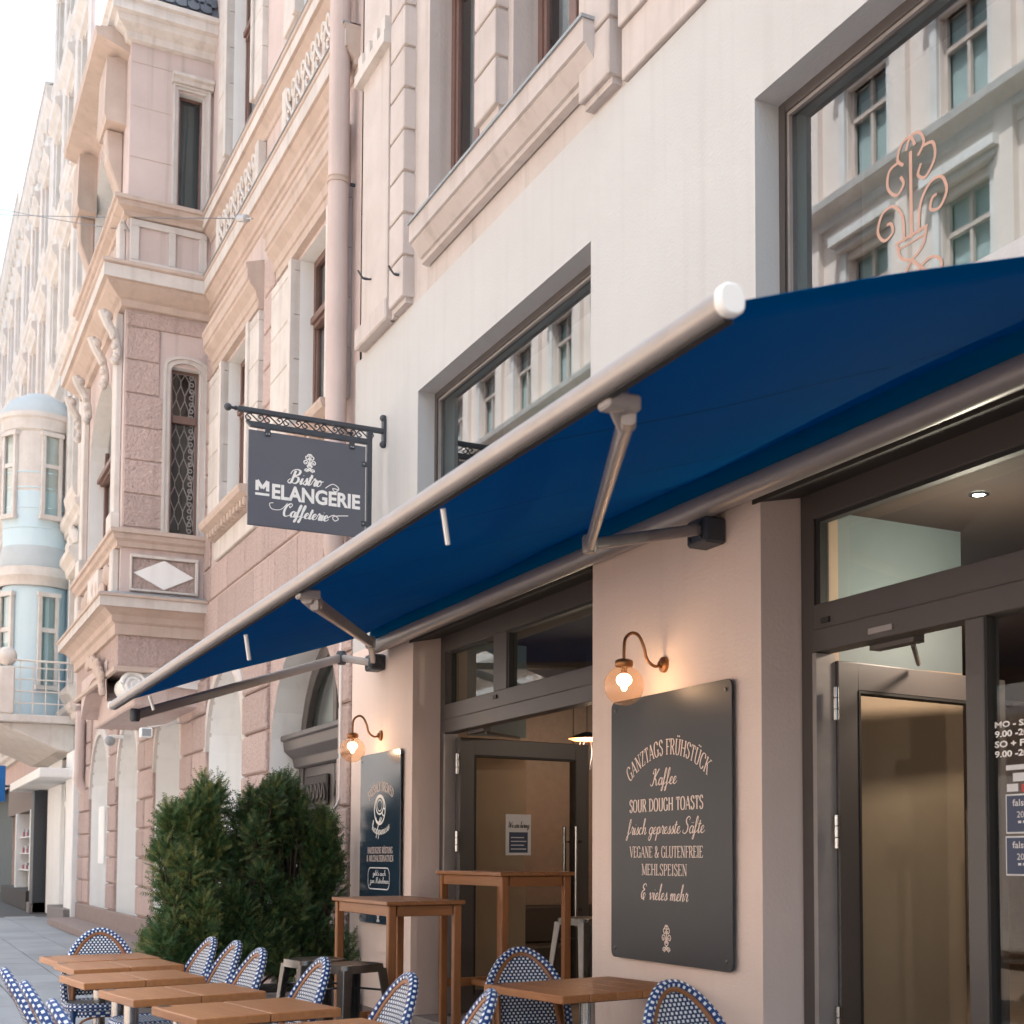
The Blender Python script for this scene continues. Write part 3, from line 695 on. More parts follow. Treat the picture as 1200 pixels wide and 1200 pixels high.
for zz in (10.35, 11.02, 11.6): slab_x(-.99, -.47, zz, zz+.008, .004, 'joint_line', 'tan_trim', bev=0)
# base course of the oriel with volute corbels and arch garland
bs = MB(); bs.box(OX2, OX+.02, OY-.02, PY, 3.74, 4.17); bs.build('oriel_base', 'pink_stucco', oriel, bevel=.01)
MB().box(OX2+.3, OX-.12, OY+.2, PY, 3.30, 3.74).build('oriel_soffit', 'pink_plaster', oriel, bevel=.02)
MB().sweep(opath, [(.02, 3.70), (.06, 3.71), (.06, 3.76), (.02, 3.78)]).build('base_moulding', 'tan_trim', oriel)
def volute(cx, cy, cz, r, dirx, par):   # dirx 1: with the long console back to the wall
    v = MB(); pts = []
    for k in range(34):
        a = k/33*math.pi*4.2; rr = r*(1-k/40); pts.append((cx+.16, cy+rr*math.cos(a)*-1, cz+rr*math.sin(a)))
    v.tube(pts, [.032*(1-k/60) for k in range(34)], 8)
    v.tube([(cx-.5, cy, cz), (cx+.155, cy, cz)], r*.98, 20)
    if dirx: v.prism([(cy, cz+r*.95), (cy+.25, cz+r*.97), (PY+.02, cz+r*.85), (PY+.02, cz-r*.2), (cy+.3, cz+r*.1), (cy, cz-r*.4)], 0, cx-.5, cx+.14)
    v.build('corbel', 'white_paint', par, smooth=True)
volute(OX-.18, -.80, 3.56, .155, 1, oriel)
ga = MB()
for k in range(16):
    a = math.pi*(.20+.30*k/15); xx = -20.0+1.75*math.cos(a); zz = 2.85+1.2*math.sin(a)
    for q in range(3): ga.ball((xx+random.uniform(-.08, .08), OY-.1, zz+random.uniform(-.06, .06)), .058, 8, 0, (1, .8, 1.1))
ga.build('garland', 'tan_trim', oriel, smooth=True)
ar = MB(); arc = [(-20+1.62*math.cos(math.pi*k/20), 2.75+1.1*math.sin(math.pi*k/20)) for k in range(21)]
arc = arc[4:17]
for k in range(12):
    (xa, za), (xb, zb) = arc[k], arc[k+1]
    ar.face([(xa, OY-.03, za), (xb, OY-.03, zb), (xb, OY-.03, 3.95), (xa, OY-.03, 3.95)])
ar.grid([[(x, OY-.03, z) for x, z in arc], [(x, OY+.4, z) for x, z in arc]]); ar.build('oriel_arch', 'pink_plaster', oriel)
# brackets (consoles) under the big cornice and fluted pilasters of the oriel front
for xx in (OX-.15, OX-1.2, OX-2.9, OX2+.15):
    c = MB(); c.tube(spline([(xx, OY-.26, 8.33), (xx, OY-.20, 8.18), (xx, OY-.10, 8.0), (xx, OY-.07, 7.78), (xx, OY-.13, 7.68)], 5), [.06]*10+[.045]*11, 8)
    c.ball((xx, OY-.2, 8.26), .075, 10); c.ball((xx, OY-.1, 7.7), .055, 10)
    for q in range(4): c.ball((xx+.02, OY-.15+.02*q, 8.12-.12*q), .045, 8)
    c.build('console', 'stone_trim', oriel, smooth=True)
for xx in (OX-.32, FW[0]-.25):
    MB().box(xx-.16, xx+.16, OY-.08, OY, 5.52, 8.34).build('pilaster', 'stone_trim', oriel, bevel=.012)
    MB().box(xx-.19, xx+.19, OY-.12, OY, 5.52, 5.75).build('pilaster_base', 'stone_trim', oriel, bevel=.012)
for zz, nm in ((4.72, 5.27), (8.9, 9.5)):
    for a, b in ((OX-.35, OX-.1), (-20.4, -19.4), (OX2+.1, OX2+.4)):
        MB().box(a, b, OY-.09, OY, zz, nm).build('pedestal', 'stone_trim', oriel, bevel=.015)
    rr_ = MB()
    for k in range(9): rr_.ball((-18.4-.37*k, OY-.05, (zz+nm)/2+.1*math.sin(k*2.2)), .12, 8, 0, (1, .5, 1.2))
    rr_.build('relief', 'tan_trim', oriel, smooth=True)
MB().sweep([(-21.6, OY), (OX-.1, OY)], [(0, 11.75), (.1, 11.8), (.4, 11.9), (.42, 12.0), (0, 12.1)]).build('eave', 'tan_trim', oriel)
for xx in (-18.6, -21.4):
    b_ = MB(); b_.prism([(OY-.0, 9.95), (OY-.20, 10.5), (OY-.22, 10.9), (OY, 10.9)], 0, xx-.14, xx+.14); b_.build('eave_bracket', 'tan_trim', oriel, bevel=.02)
    MB().sweep([(xx-.35, OY), (xx+.35, OY)], [(0, 10.9), (.24, 10.92), (.27, 11.0), (.25, 11.75), (0, 11.8)]).build('bracket_head', 'tan_trim', oriel)
# oriel windows
def side_window(o4, split, lead, name='side_window'):
    y0, y1, z0, z1 = o4; x = OX-.12; f = MB(); t = .035
    f.box(x-.05, x, y0, y0+t, z0, z1); f.box(x-.05, x, y1-t, y1, z0, z1); f.box(x-.05, x, y0+t, y1-t, z1-t, z1); f.box(x-.05, x, y0+t, y1-t, z0, z0+t)
    if split: f.box(x-.05, x+.03, y0+t, y1-t, split-.05, split+.05)
    fo = f.build(name, 'brown_frame', oriel, bevel=.004)
    MB().box(x-.03, x-.026, y0+t, y1-t, z0+t, z1-t).build('pane', 'old_glass', fo)
    MB().face([(x-.12, y0, z0), (x-.12, y1, z0), (x-.12, y1, z1), (x-.12, y0, z1)]).build('backing', 'interior_dark' if lead else 'room_grey', fo)
    if lead:
        l_ = MB(); cw, chh = .105, .19; rws = int((z1-z0)/chh)+1
        segs = []
        for r in range(rws+1):
            for q in range(-1, 4):
                cx = y0+t+cw*(q+.5*(r % 2)); cz = z0+t+chh*r
                a_ = (cx, cz+chh*.35); b_2 = (cx, cz+chh*.65); segs += [(a_, b_2), (b_2, (cx+cw/2, cz+chh*1.35-chh*.35+chh*.0+.35*chh)), (b_2, (cx-cw/2, cz+chh*1.35))]
        for (a_, b_2) in segs:
            def cl_(p): return (min(max(p[0], y0+t), y1-t), min(max(p[1], z0+t), z1-t))
            a_, b_2 = cl_(a_), cl_(b_2)
            if math.dist(a_, b_2) < .02: continue
            l_.tube([(x-.02, *a_), (x-.02, *b_2)], .0065, 4)
        l_.build('lead_came', 'alu_grey', fo)
        bd = MB()
        for k in range(24): bd.lathe([(.018, -.003), (.032, -.003), (.032, .003), (.018, .003)], (x-.02, y1-t-.05, z0+.1+k*.088), 8, 0, 0)
        bd.build('lead_roundels', 'alu_grey', fo)
    return fo
side_window(SW, 7.05, True); side_window(SU, 0, False)
# pale moulded surround of the side windows
def yz_frame(y0, y1, z0, z1, wd, d, arch, name, m):
    pts = [(y0, z0), (y0, z1)]
    if arch:
        n = 10; yc = (y0+y1)/2; hw = (y1-y0)/2
        pts += [(yc-hw*math.cos(math.pi*k/n), z1+arch*math.sin(math.pi*k/n)) for k in range(1, n)]
    pts += [(y1, z1), (y1, z0)]
    yc = (y0+y1)/2; rows_ = []
    for k, (y, z) in enumerate(pts):
        oy = wd if y > yc+1e-6 else (-wd if y < yc-1e-6 else 0)
        if z > z1+1e-6 or (arch == 0 and z == z1): oz = wd
        else: oz = 0
        if z > z1+1e-6: oy *= abs(y-yc)/((y1-y0)/2)
        rows_.append([(OX-.01, y, z), (OX+d, y, z), (OX+d, y+oy*.55, z+oz*.55), (OX+d+.02, y+oy*.6, z+oz*.6), (OX+d+.02, y+oy, z+oz), (OX-.01, y+oy, z+oz)])
    MB().grid(rows_).build(name, m, oriel)
yz_frame(-.45, -.05, 5.50, 7.62, .085, .03, .14, 'window_surround', 'stone_trim')
yz_frame(-.42, -.07, 9.73, 11.38, .06, .03, 0, 'window_surround', 'stone_trim')
MB().sweep([(OX+0, -.50), (OX, .02)], [(0, 11.44), (.08, 11.45), (.09, 11.50), (.13, 11.52), (.13, 11.56), (0, 11.58)]).build('window_hood', 'stone_trim', oriel)
for zz0, zz1, zs_ in ((5.55, 7.95, 7.0), (9.8, 11.7, 10.75)):
    f = MB(); y = OY+.2
    for xx in (FW[0], -20.4, -19.55, FW[1]-.09): f.box(xx, xx+.09, y, y+.06, zz0, zz1)
    f.box(FW[0], FW[1], y-.05, y+.06, zs_-.15, zs_-.03); f.box(FW[0], FW[1], y-.1, y-.05, zs_-.12, zs_-.05)
    fo = f.build('front_window', 'brown_frame', oriel, bevel=.006)
    MB().box(FW[0], FW[1], y+.03, y+.036, zz0, zz1).build('pane', 'old_glass', fo)
    MB().face([(FW[0], y+.15, zz0), (FW[1], y+.15, zz0), (FW[1], y+.15, zz1), (FW[0], y+.15, zz1)]).build('backing', 'room_grey', fo)
# street door of the pink building, deep in its arch
dx0, dx1 = -14.38, -11.87; dy = PY+.30
dm = MB(); dm.box(dx0, dx0+.16, dy, dy+.1, 0, 2.5); dm.box(dx1-.16, dx1, dy, dy+.1, 0, 2.5); dm.box(dx0+.16, dx1-.16, dy-.03, dy+.1, 2.32, 2.5)
dm.sweep([(dx0, dy), (dx1, dy)], [(0, 2.32), (.05, 2.33), (.07, 2.42), (.16, 2.50), (.17, 2.60), (.2, 2.61), (.2, 2.66), (0, 2.68)])
arc = [((dx0+dx1)/2-(dx1-dx0)/2*math.cos(math.pi*k/16)*.995, 2.35+1.26*math.sin(math.pi*k/16)) for k in range(17)]
rows_ = []
for x, z in arc:
    xi = (dx0+dx1)/2+(x-(dx0+dx1)/2)*.86; zi = 2.35+(z-2.35)*.86
    rows_.append([(x, dy+.08, z), (x, dy, z), ((x+xi)/2, dy-.02, (z+zi)/2), (xi, dy, zi), (xi, dy+.08, zi)])
dm.grid(rows_); dm.box(-13.15, -13.03, dy, dy+.06, 2.66, 3.5)
dr = dm.build('house_door', 'frame_grey', pb, bevel=.006)
MB().face([(dx0, dy+.06, 2.6), (dx1, dy+.06, 2.6), (dx1, dy+.06, 3.65), (dx0, dy+.06, 3.65)]).build('fanlight', 'shop_glass', dr)
MB().face([(dx0, dy+.2, 0), (dx1, dy+.2, 0), (dx1, dy+.2, 3.65), (dx0, dy+.2, 3.65)]).build('backing', 'curtain', dr)
for a, b in ((dx0+.16, -13.13), (-13.11, dx1-.16)):
    l_ = MB().box(a, b, dy+.02, dy+.07, 0, 2.32)
    lo = l_.build('door_leaf', 'frame_grey', dr, bevel=.004)
    for z0_, z1_ in ((.25, .9), (1.05, 1.75), (1.9, 2.22)):
        MB().box(a+.14, b-.14, dy-.02, dy+.02, z0_, z1_).build('door_panel', 'interior_dark', dr, bevel=.018)
    s_ = MB()
    for k in range(6):
        cx = a+.2+(b-a-.4)*k/5; s_.tube(spline([(cx-.05, dy-.03, 1.98), (cx, dy-.035, 2.12), (cx+.05, dy-.03, 2.0), (cx+.02, dy-.035, 1.95)], 4), .012, 6)
    s_.build('door_carving', 'frame_grey', dr)
# small plate, intercom, floodlight, wall cable on this building
MB().box(-26.9, -26.2, -.02+PY-.05, PY-.03, 1.25, 2.3).build('name_plate', 'white_paint', pb, bevel=.01)

# drainpipe ---------------------------------------------------------------
dp = thing('drainpipe', 'thick pinkish drainpipe running down between the two facades', 'drainpipe', (-11.62, -.12, 4.1))
px_, py_ = -11.62, -.12
MB().tube([(px_, py_, 4.25), (px_, py_, 9.0), (px_, py_, 14)], .092, 20).build('pipe', 'pink_plaster', dp, smooth=True)
MB().tube(spline([(px_, py_, 4.26), (px_, py_+.02, 4.05), (px_, .1, 3.9)]), .09, 16).build('pipe_elbow', 'pink_plaster', dp, smooth=True)
for zz in (5.15, 7.42, 9.9):
    MB().lathe([(.094, -.03), (.104, -.025), (.104, -.018), (.097, -.012), (.097, .012), (.104, .018), (.104, .025), (.094, .03)], (px_, py_, zz), 20).build('pipe_joint', 'tan_trim', dp, smooth=True)
    MB().box(px_-.012, px_+.012, py_+.09, .03, zz-.012, zz+.012).build('pipe_bracket', 'iron', dp)
dp2 = thing('drainpipe', 'pink drainpipe at the far corner beside the balcony', 'drainpipe', (-29.2, -.12, 0))
MB().tube(spline([(-29.2, -.12, 4.4), (-29.2, -.12, 3.2), (-29.2, -.12, 2.9), (-29.2, .05, 2.6)]), .10, 12).tube([(-29.2, -.12, 4.3), (-29.2, -.12, 20)], .1, 12).build('pipe', 'pink_plaster', dp2, smooth=True)

# ================================================================== houses farther along
def far_house(name, label, x0, x1, ztop, mats, floors, bays, y=.0, hood=.32, seed=1):
    rnd = random.Random(seed)
    h = thing(name, label, 'building', ((x0+x1)/2, 0, 0)); ops = []
    bw = (x1-x0)/bays
    for z0, z1 in floors:
        for k in range(bays): ops.append((x0+bw*(k+.5)-.55, x0+bw*(k+.5)+.55, z0, z1))
    wl = MB(); wall_open(wl, x0, x1, 3.6, ztop, y, ops, .22, 0, 1); wl.face([(x1, y, 0), (x1, y, ztop), (x1, y+9, ztop), (x1, y+9, 0)], 0)
    wl.build('wall', mats, h)
    MB().box(x0+.02, x1-.02, y+.5, y+9, 0, ztop).build('building_core', 'room_grey', h)
    for a, b, c, d in ops:
        f = MB().box(a, a+.08, y+.12, y+.2, c, d).box(b-.08, b, y+.12, y+.2, c, d).box(a, b, y+.12, y+.2, d-.1, d).box(a, b, y+.1, y+.2, (c+2*d)/3-.05, (c+2*d)/3+.05).box((a+b)/2-.04, (a+b)/2+.04, y+.12, y+.2, c, d)
        fo = f.build('window', 'white_paint', h)
        MB().face([(a, y+.17, c), (b, y+.17, c), (b, y+.17, d), (a, y+.17, d)]).build('pane', 'shop_glass', fo)
        MB().box(a-.2, a, y-.07, y, c-.05, d+.1).box(b, b+.2, y-.07, y, c-.05, d+.1).build('window_surround', mats[1], h)
        MB().sweep([(a-.3, y), (b+.3, y)], [(0, d+.1), (.12, d+.15), (.15, d+.3), (hood, d+.42), (hood, d+.55), (0, d+.65)]).build('window_hood', mats[1], h)
        MB().sweep([(a-.25, y), (b+.25, y)], [(0, c-.4), (.1, c-.3), (.2, c-.12), (.22, c), (0, c+.01)]).build('window_sill', mats[1], h)
        o_ = MB()
        for k in range(5): o_.ball(((a+b)/2+(k-2)*.3, y-.08, d+.78+.12*(2-abs(k-2))), .16, 8, 0, (1, .7, 1))
        o_.build('ornament', mats[1], h, smooth=True)
    for z0, z1 in floors:
        MB().sweep([(x0, y), (x1, y)], [(0, z0-.75), (.10, z0-.72), (.12, z0-.6), (.20, z0-.52), (.22, z0-.4), (0, z0-.36)]).build('string_course', mats[1], h)
    MB().sweep([(x0-.1, y), (x1+.1, y)], [(0, ztop-1.3), (.06, ztop-1.25), (.08, ztop-.9), (.13, ztop-.8), (.15, ztop-.5), (.27, ztop-.35), (.29, ztop-.15), (.3, ztop), (0, ztop+.05)]).build('cornice', mats[1], h)
    MB().sweep([(x0-.1, y), (x1+.1, y)], [(.28, ztop+.001), (.33, ztop+.001), (.33, ztop+.08), (0, ztop+.12)]).build('gutter', 'stone_trim', h)
    nb = int((x1-x0)/.8)
    for k in range(nb): MB().box(x0+.3+.8*k, x0+.55+.8*k, y-.22, y, ztop-.85, ztop-.5).build('modillion', mats[1], h, bevel=.03)
    for k in range(bays+1):
        xx = min(max(x0+bw*k, x0+.25), x1-.25); MB().box(xx-.22, xx+.22, y-.12, y, 8.6, ztop-1.3).build('pilaster', mats[1], h, bevel=.02)
    return h
fl = [(5.0, 7.4), (9.3, 11.8), (13.6, 16.0), (17.6, 19.8)]
h2 = far_house('ornate_house', 'pale blue and white ornate house with a round oriel and balcony', -38.0, -30.22, 26.5, ['blue_paint', 'far_white'], fl+[(21.2, 23.6)], 3, .0, .26, 1)
h3 = far_house('ornate_house', 'salmon and white ornate house beyond the blue one', -46.5, -38.02, 21.7, ['far_pink', 'far_white'], fl, 3, .0, .24, 2)
h4 = far_house('ornate_house', 'farthest pale house at the left edge of the picture', -70, -46.52, 22.5, ['far_pink', 'far_white'], fl, 8, .0, .24, 3)
# upper white part of the blue house (its first floors are blue, the rest is white)
g = MB(); wall_open(g, -38.0, -30.22, 12.6, 26.2, -.03, [(a, b, c, d) for c, d in [(13.6, 16.0), (17.6, 19.8), (21.2, 23.6)] for a, b in [(-38+2.593*(k+.5)-.55, -38+2.593*(k+.5)+.55) for k in range(3)]], .03); g.build('upper_wall', 'far_white', h2)
# round oriel of the blue house
tc = (-33.6, -.62); tr = .72
def ring(prof, name, m, sm=True): return MB().lathe(prof, (tc[0], tc[1], 0), 28).build(name, m, h2, smooth=sm)
ring([(.0, 11.99), (.3, 11.95), (.62, 11.75), (.80, 11.5), (.84, 11.38)], 'oriel_roof', 'pale_zinc')
ring([(.84, 11.38), (.84, 11.28), (.80, 11.24), (.78, 11.0), (.73, 10.95), (.72, 10.2)], 'oriel_cornice', 'far_white')
ring([(.72, 10.2), (.72, 9.6)], 'oriel_wall', 'far_white'); ring([(.72, 9.6), (.72, 8.35)], 'oriel_wall', 'blue_paint'); ring([(.72, 8.36), (.74, 8.3), (.78, 8.0), (.78, 7.88)], 'oriel_skirt', 'pale_zinc')
ring([(.80, 7.88), (.86, 7.86), (.86, 7.66), (.80, 7.6), (.76, 7.45)], 'oriel_ledge', 'far_white'); ring([(.70, 7.45), (.70, 4.3)], 'oriel_lower_wall', 'blue_paint')
for zz in (8.75, 9.2, 9.65, 10.0): ring([(.72, zz), (.735, zz+.01), (.735, zz+.03), (.72, zz+.04)], 'oriel_band', 'blue_paint')
for z0, z1 in ((9.05, 10.85), (5.2, 7.2)):
    for an in (-.35, .95):
        f = MB(); fa = -math.pi/2+math.pi/2*0+an+.9
        ux, uy = math.cos(fa), math.sin(fa); vx, vy = -uy, ux
        def q(u, d, z): return (tc[0]+ux*(tr-.02+d)+vx*u, tc[1]+uy*(tr-.02+d)+vy*u, z)
        def bx(mb, u0, u1, d0, d1, za, zb):
            t = MB().box(u0, u1, d0, d1, za, zb); t.v = [q(a, b, c) for a, b, c in t.v]; i = len(mb.v); mb.v += t.v; mb.f += [tuple(i+k for k in f_) for f_ in t.f]; mb.m += t.m; mb.u += t.u
        bx(f, -.22, -.15, 0, .08, z0, z1); bx(f, .15, .22, 0, .08, z0, z1); bx(f, -.25, .25, 0, .1, z1, z1+.1); bx(f, -.26, .26, 0, .12, z0-.1, z0); bx(f, -.15, .15, 0, .06, z0+(z1-z0)*.6, z0+(z1-z0)*.65)
        fo = f.build('oriel_window', 'far_white', h2)
        p = MB(); bx(p, -.15, .15, -.005, .03, z0, z1); p.build('pane', 'shop_glass', fo)
# balcony of the blue house
bal = MB(); bal.box(-37.6, -31.0, -1.55, 0, 4.2, 4.36); bal.prism([(-1.55, 4.2), (0, 4.2), (0, 3.6), (-.3, 3.65)], 0, -37.4, -31.2); bal.build('balcony_slab', 'stone_trim', h2, bevel=.02)
for xx in (-31.15, -33.9, -36.6):
    MB().box(xx-.16, xx+.16, -1.5, -1.2, 4.36, 5.35).build('balcony_post', 'far_white', h2, bevel=.03); MB().ball((xx, -1.35, 5.58), .2, 14).build('stone_ball', 'far_white', h2, smooth=True)
for xx in [-31.5-.32*k for k in range(17)]:
    if min(abs(xx-p) for p in (-31.15, -33.9, -36.6)) < .3: continue
    MB().lathe([(.05, 4.36), (.09, 4.5), (.1, 4.65), (.05, 4.9), (.07, 5.1)], (xx, -1.4, 0), 8).build('baluster', 'far_white', h2, smooth=True)
MB().box(-37.5, -31.0, -1.52, -1.3, 5.1, 5.2).build('balcony_rail', 'far_white', h2, bevel=.02)
rl = MB()
for zz in (4.6, 4.85, 5.1, 5.35): rl.tube([(-31.05, -1.4, zz), (-31.05, -.05, zz)], .015, 6)
for k in range(6): rl.tube([(-31.05, -1.35+.25*k, 4.36), (-31.05, -1.35+.25*k, 5.5)], .012, 6)
rl.tube([(-31.05, -1.4, 5.5), (-31.05, -.05, 5.5)], .025, 6); rl.build('balcony_railing', 'far_white', h2)
# ground floor of the blue house: white piers, glazed door, flat canopy, dark post, plinth
MB().box(-31.5, -30.25, -.12, .6, 0, 3.6).build('white_pier', 'white_paint', h2, bevel=.02); MB().box(-38, -37.3, -.12, .5, 0, 3.6).build('white_pier', 'white_paint', h2, bevel=.02)
MB().box(-36.2, -33.4, -.02, .5, 0, 3.6).build('white_pier', 'white_paint', h2, bevel=.02)
sd = MB().box(-33.4, -33.25, .05, .15, .25, 3.3).box(-31.65, -31.5, .05, .15, .25, 3.3).box(-33.25, -31.65, .05, .15, 2.5, 2.62).box(-33.25, -31.65, .05, .15, 3.15, 3.3).box(-32.5, -32.4, .05, .15, .25, 2.5).build('shop_door', 'white_paint', h2)
MB().face([(-33.4, .1, .25), (-31.5, .1, .25), (-31.5, .1, 3.3), (-33.4, .1, 3.3)]).build('pane', 'shop_glass', sd)
MB().box(-33.4, -30.3, -.25, .5, 0, .3).build('entry_step', 'granite', h2, bevel=.01)
MB().box(-37.8, -30.4, -.75, 0, 3.02, 3.22).build('canopy', 'white_paint', h2, bevel=.015)
MB().box(-37.2, -36.4, -.3, .3, 0, 3.0).build('dark_pilaster', 'iron', h2, bevel=.01)
MB().box(-37.2, -36.4, -.36, .3, 0, .25).build('pilaster_foot', 'granite', h2)
# shop of the next house: lit display niche and blue sign
shp = MB(); shp.box(-46.4, -38.2, -.15, .5, 2.6, 3.6); shp.build('shop_fascia', 'interior_panel', h3)
MB().box(-46.4, -38.1, -.3, .4, 0, .5).build('shop_base', 'interior_dark', h3); MB().box(-46.4, -38.1, .45, .5, .5, 2.6).build('display_back', 'interior_white', h3)
MB().box(-38.6, -38.1, -.2, .4, .5, 2.6).build('shop_post', 'white_paint', h3); MB().box(-43, -42.7, -.2, .4, .5, 2.6).build('shop_post', 'white_paint', h3)
for zz in (1.0, 1.45, 1.9):
    MB().box(-42.7, -38.6, -.1, .4, zz, zz+.03).build('display_shelf', 'white_paint', h3)
    for k in range(10): MB().box(-42.4+.38*k, -42.2+.38*k, -.05, .15, zz+.031, zz+.13+.12*random.random()).build('display_item', ['red_print', 'navy_print', 'paper'][k % 3], h3)
sg = thing('shop_sign', 'bright blue projecting shop sign at the left edge under the balcony', 'sign', (-41.5, -1.0, 3.1))
MB().box(-41.56, -41.44, -1.5, -.6, 2.9, 3.9).build('sign_panel', 'sign_blue', sg) if 'sign_blue' in MATS else MB().box(-41.56, -41.44, -1.5, -.6, 2.9, 3.9).build('sign_panel', mat('sign_blue', (.02, .16, .5), .4).name, sg)
MB().box(-41.52, -41.48, -.6, .02, 3.3, 3.36).build('sign_arm', 'iron', sg)

# ================================================================== house across the street (seen in the window panes)
mat('sun_cream', (.70, .60, .53), .9, (.60, .50, .44), 2, .4, .2, 20, streak=.1)
oh = thing('opposite_house', 'sunlit cream house across the street mirrored in the shop windows', 'building', (-20, -14.2, 0))
oy = -14.2; ops = []
for z0, z1 in ((4.4, 6.8), (8.4, 10.7), (12.2, 14.4), (16.0, 18.2)):
    for k in range(26): ops.append((-68+3.0*k, -66.6+3.0*k, z0, z1))
t = MB(); wall_open(t, -70, 12, 0, 20.4, 0, ops, .28); t.v = [(x, oy-y, z) for x, y, z in t.v]; t.build('wall', 'sun_cream', oh)
wn = None
for a, b, c, d in ops:
    if wn is None:
        f = MB().box(0, .09, -.2, -.12, 0, 2.3).box(1.31, 1.4, -.2, -.12, 0, 2.3).box(.09, 1.31, -.2, -.12, 2.2, 2.3).box(.09, 1.31, -.2, -.12, 0, .1).box(.66, .74, -.2, -.12, .1, 2.2).box(.09, 1.31, -.19, -.1, 1.45, 1.55)
        f.box(.09, 1.31, -.3, -.25, .1, 2.2, 1)
        f.box(-.22, -.02, 0, .08, -.1, 2.4, 2); f.box(1.42, 1.62, 0, .08, -.1, 2.4, 2); f.box(-.35, 1.75, 0, .3, 2.55, 2.75, 2); f.box(-.28, 1.68, 0, .18, 2.4, 2.55, 2); f.box(-.3, 1.7, 0, .22, -.25, -.02, 2)
        wn = f.build('window', ['tan_trim', 'backing_teal', 'stone_trim'], oh, loc=(a+20, 0, c)); o = wn
    else: o = wn.copy(); COL.objects.link(o); o.location = (a+20, 0, c)
for zz in (3.6, 7.6, 11.4, 15.3, 19.4):
    t = MB().sweep([(-70, 0), (12, 0)], [(0, zz), (.12, zz+.03), (.15, zz+.2), (.42, zz+.35), (.45, zz+.5), (0, zz+.55)]); t.v = [(x, oy-y, z) for x, y, z in t.v]; t.build('cornice', 'stone_trim', oh)
for k in range(44): MB().box(-70, 12, oy, oy+.03, 4.2+.35*k, 4.2+.35*k+.30).build('rustic_band', 'sun_cream', oh) if not any(o_[2]-.3 < 4.35+.35*k < o_[3]+.5 for o_ in ops[::26]) else None
for k in range(27): MB().box(-69.4+3.0*k, -68.9+3.0*k, oy, oy+.14, 4.15, 19.4).build('pilaster', 'sun_cream', oh)
MB().box(-70, 12, oy-9, oy-.02, 20.4, 20.6).box(-70, 12, oy-9, oy-.5, 0, 20.4).build('building_core', 'room_grey', oh)
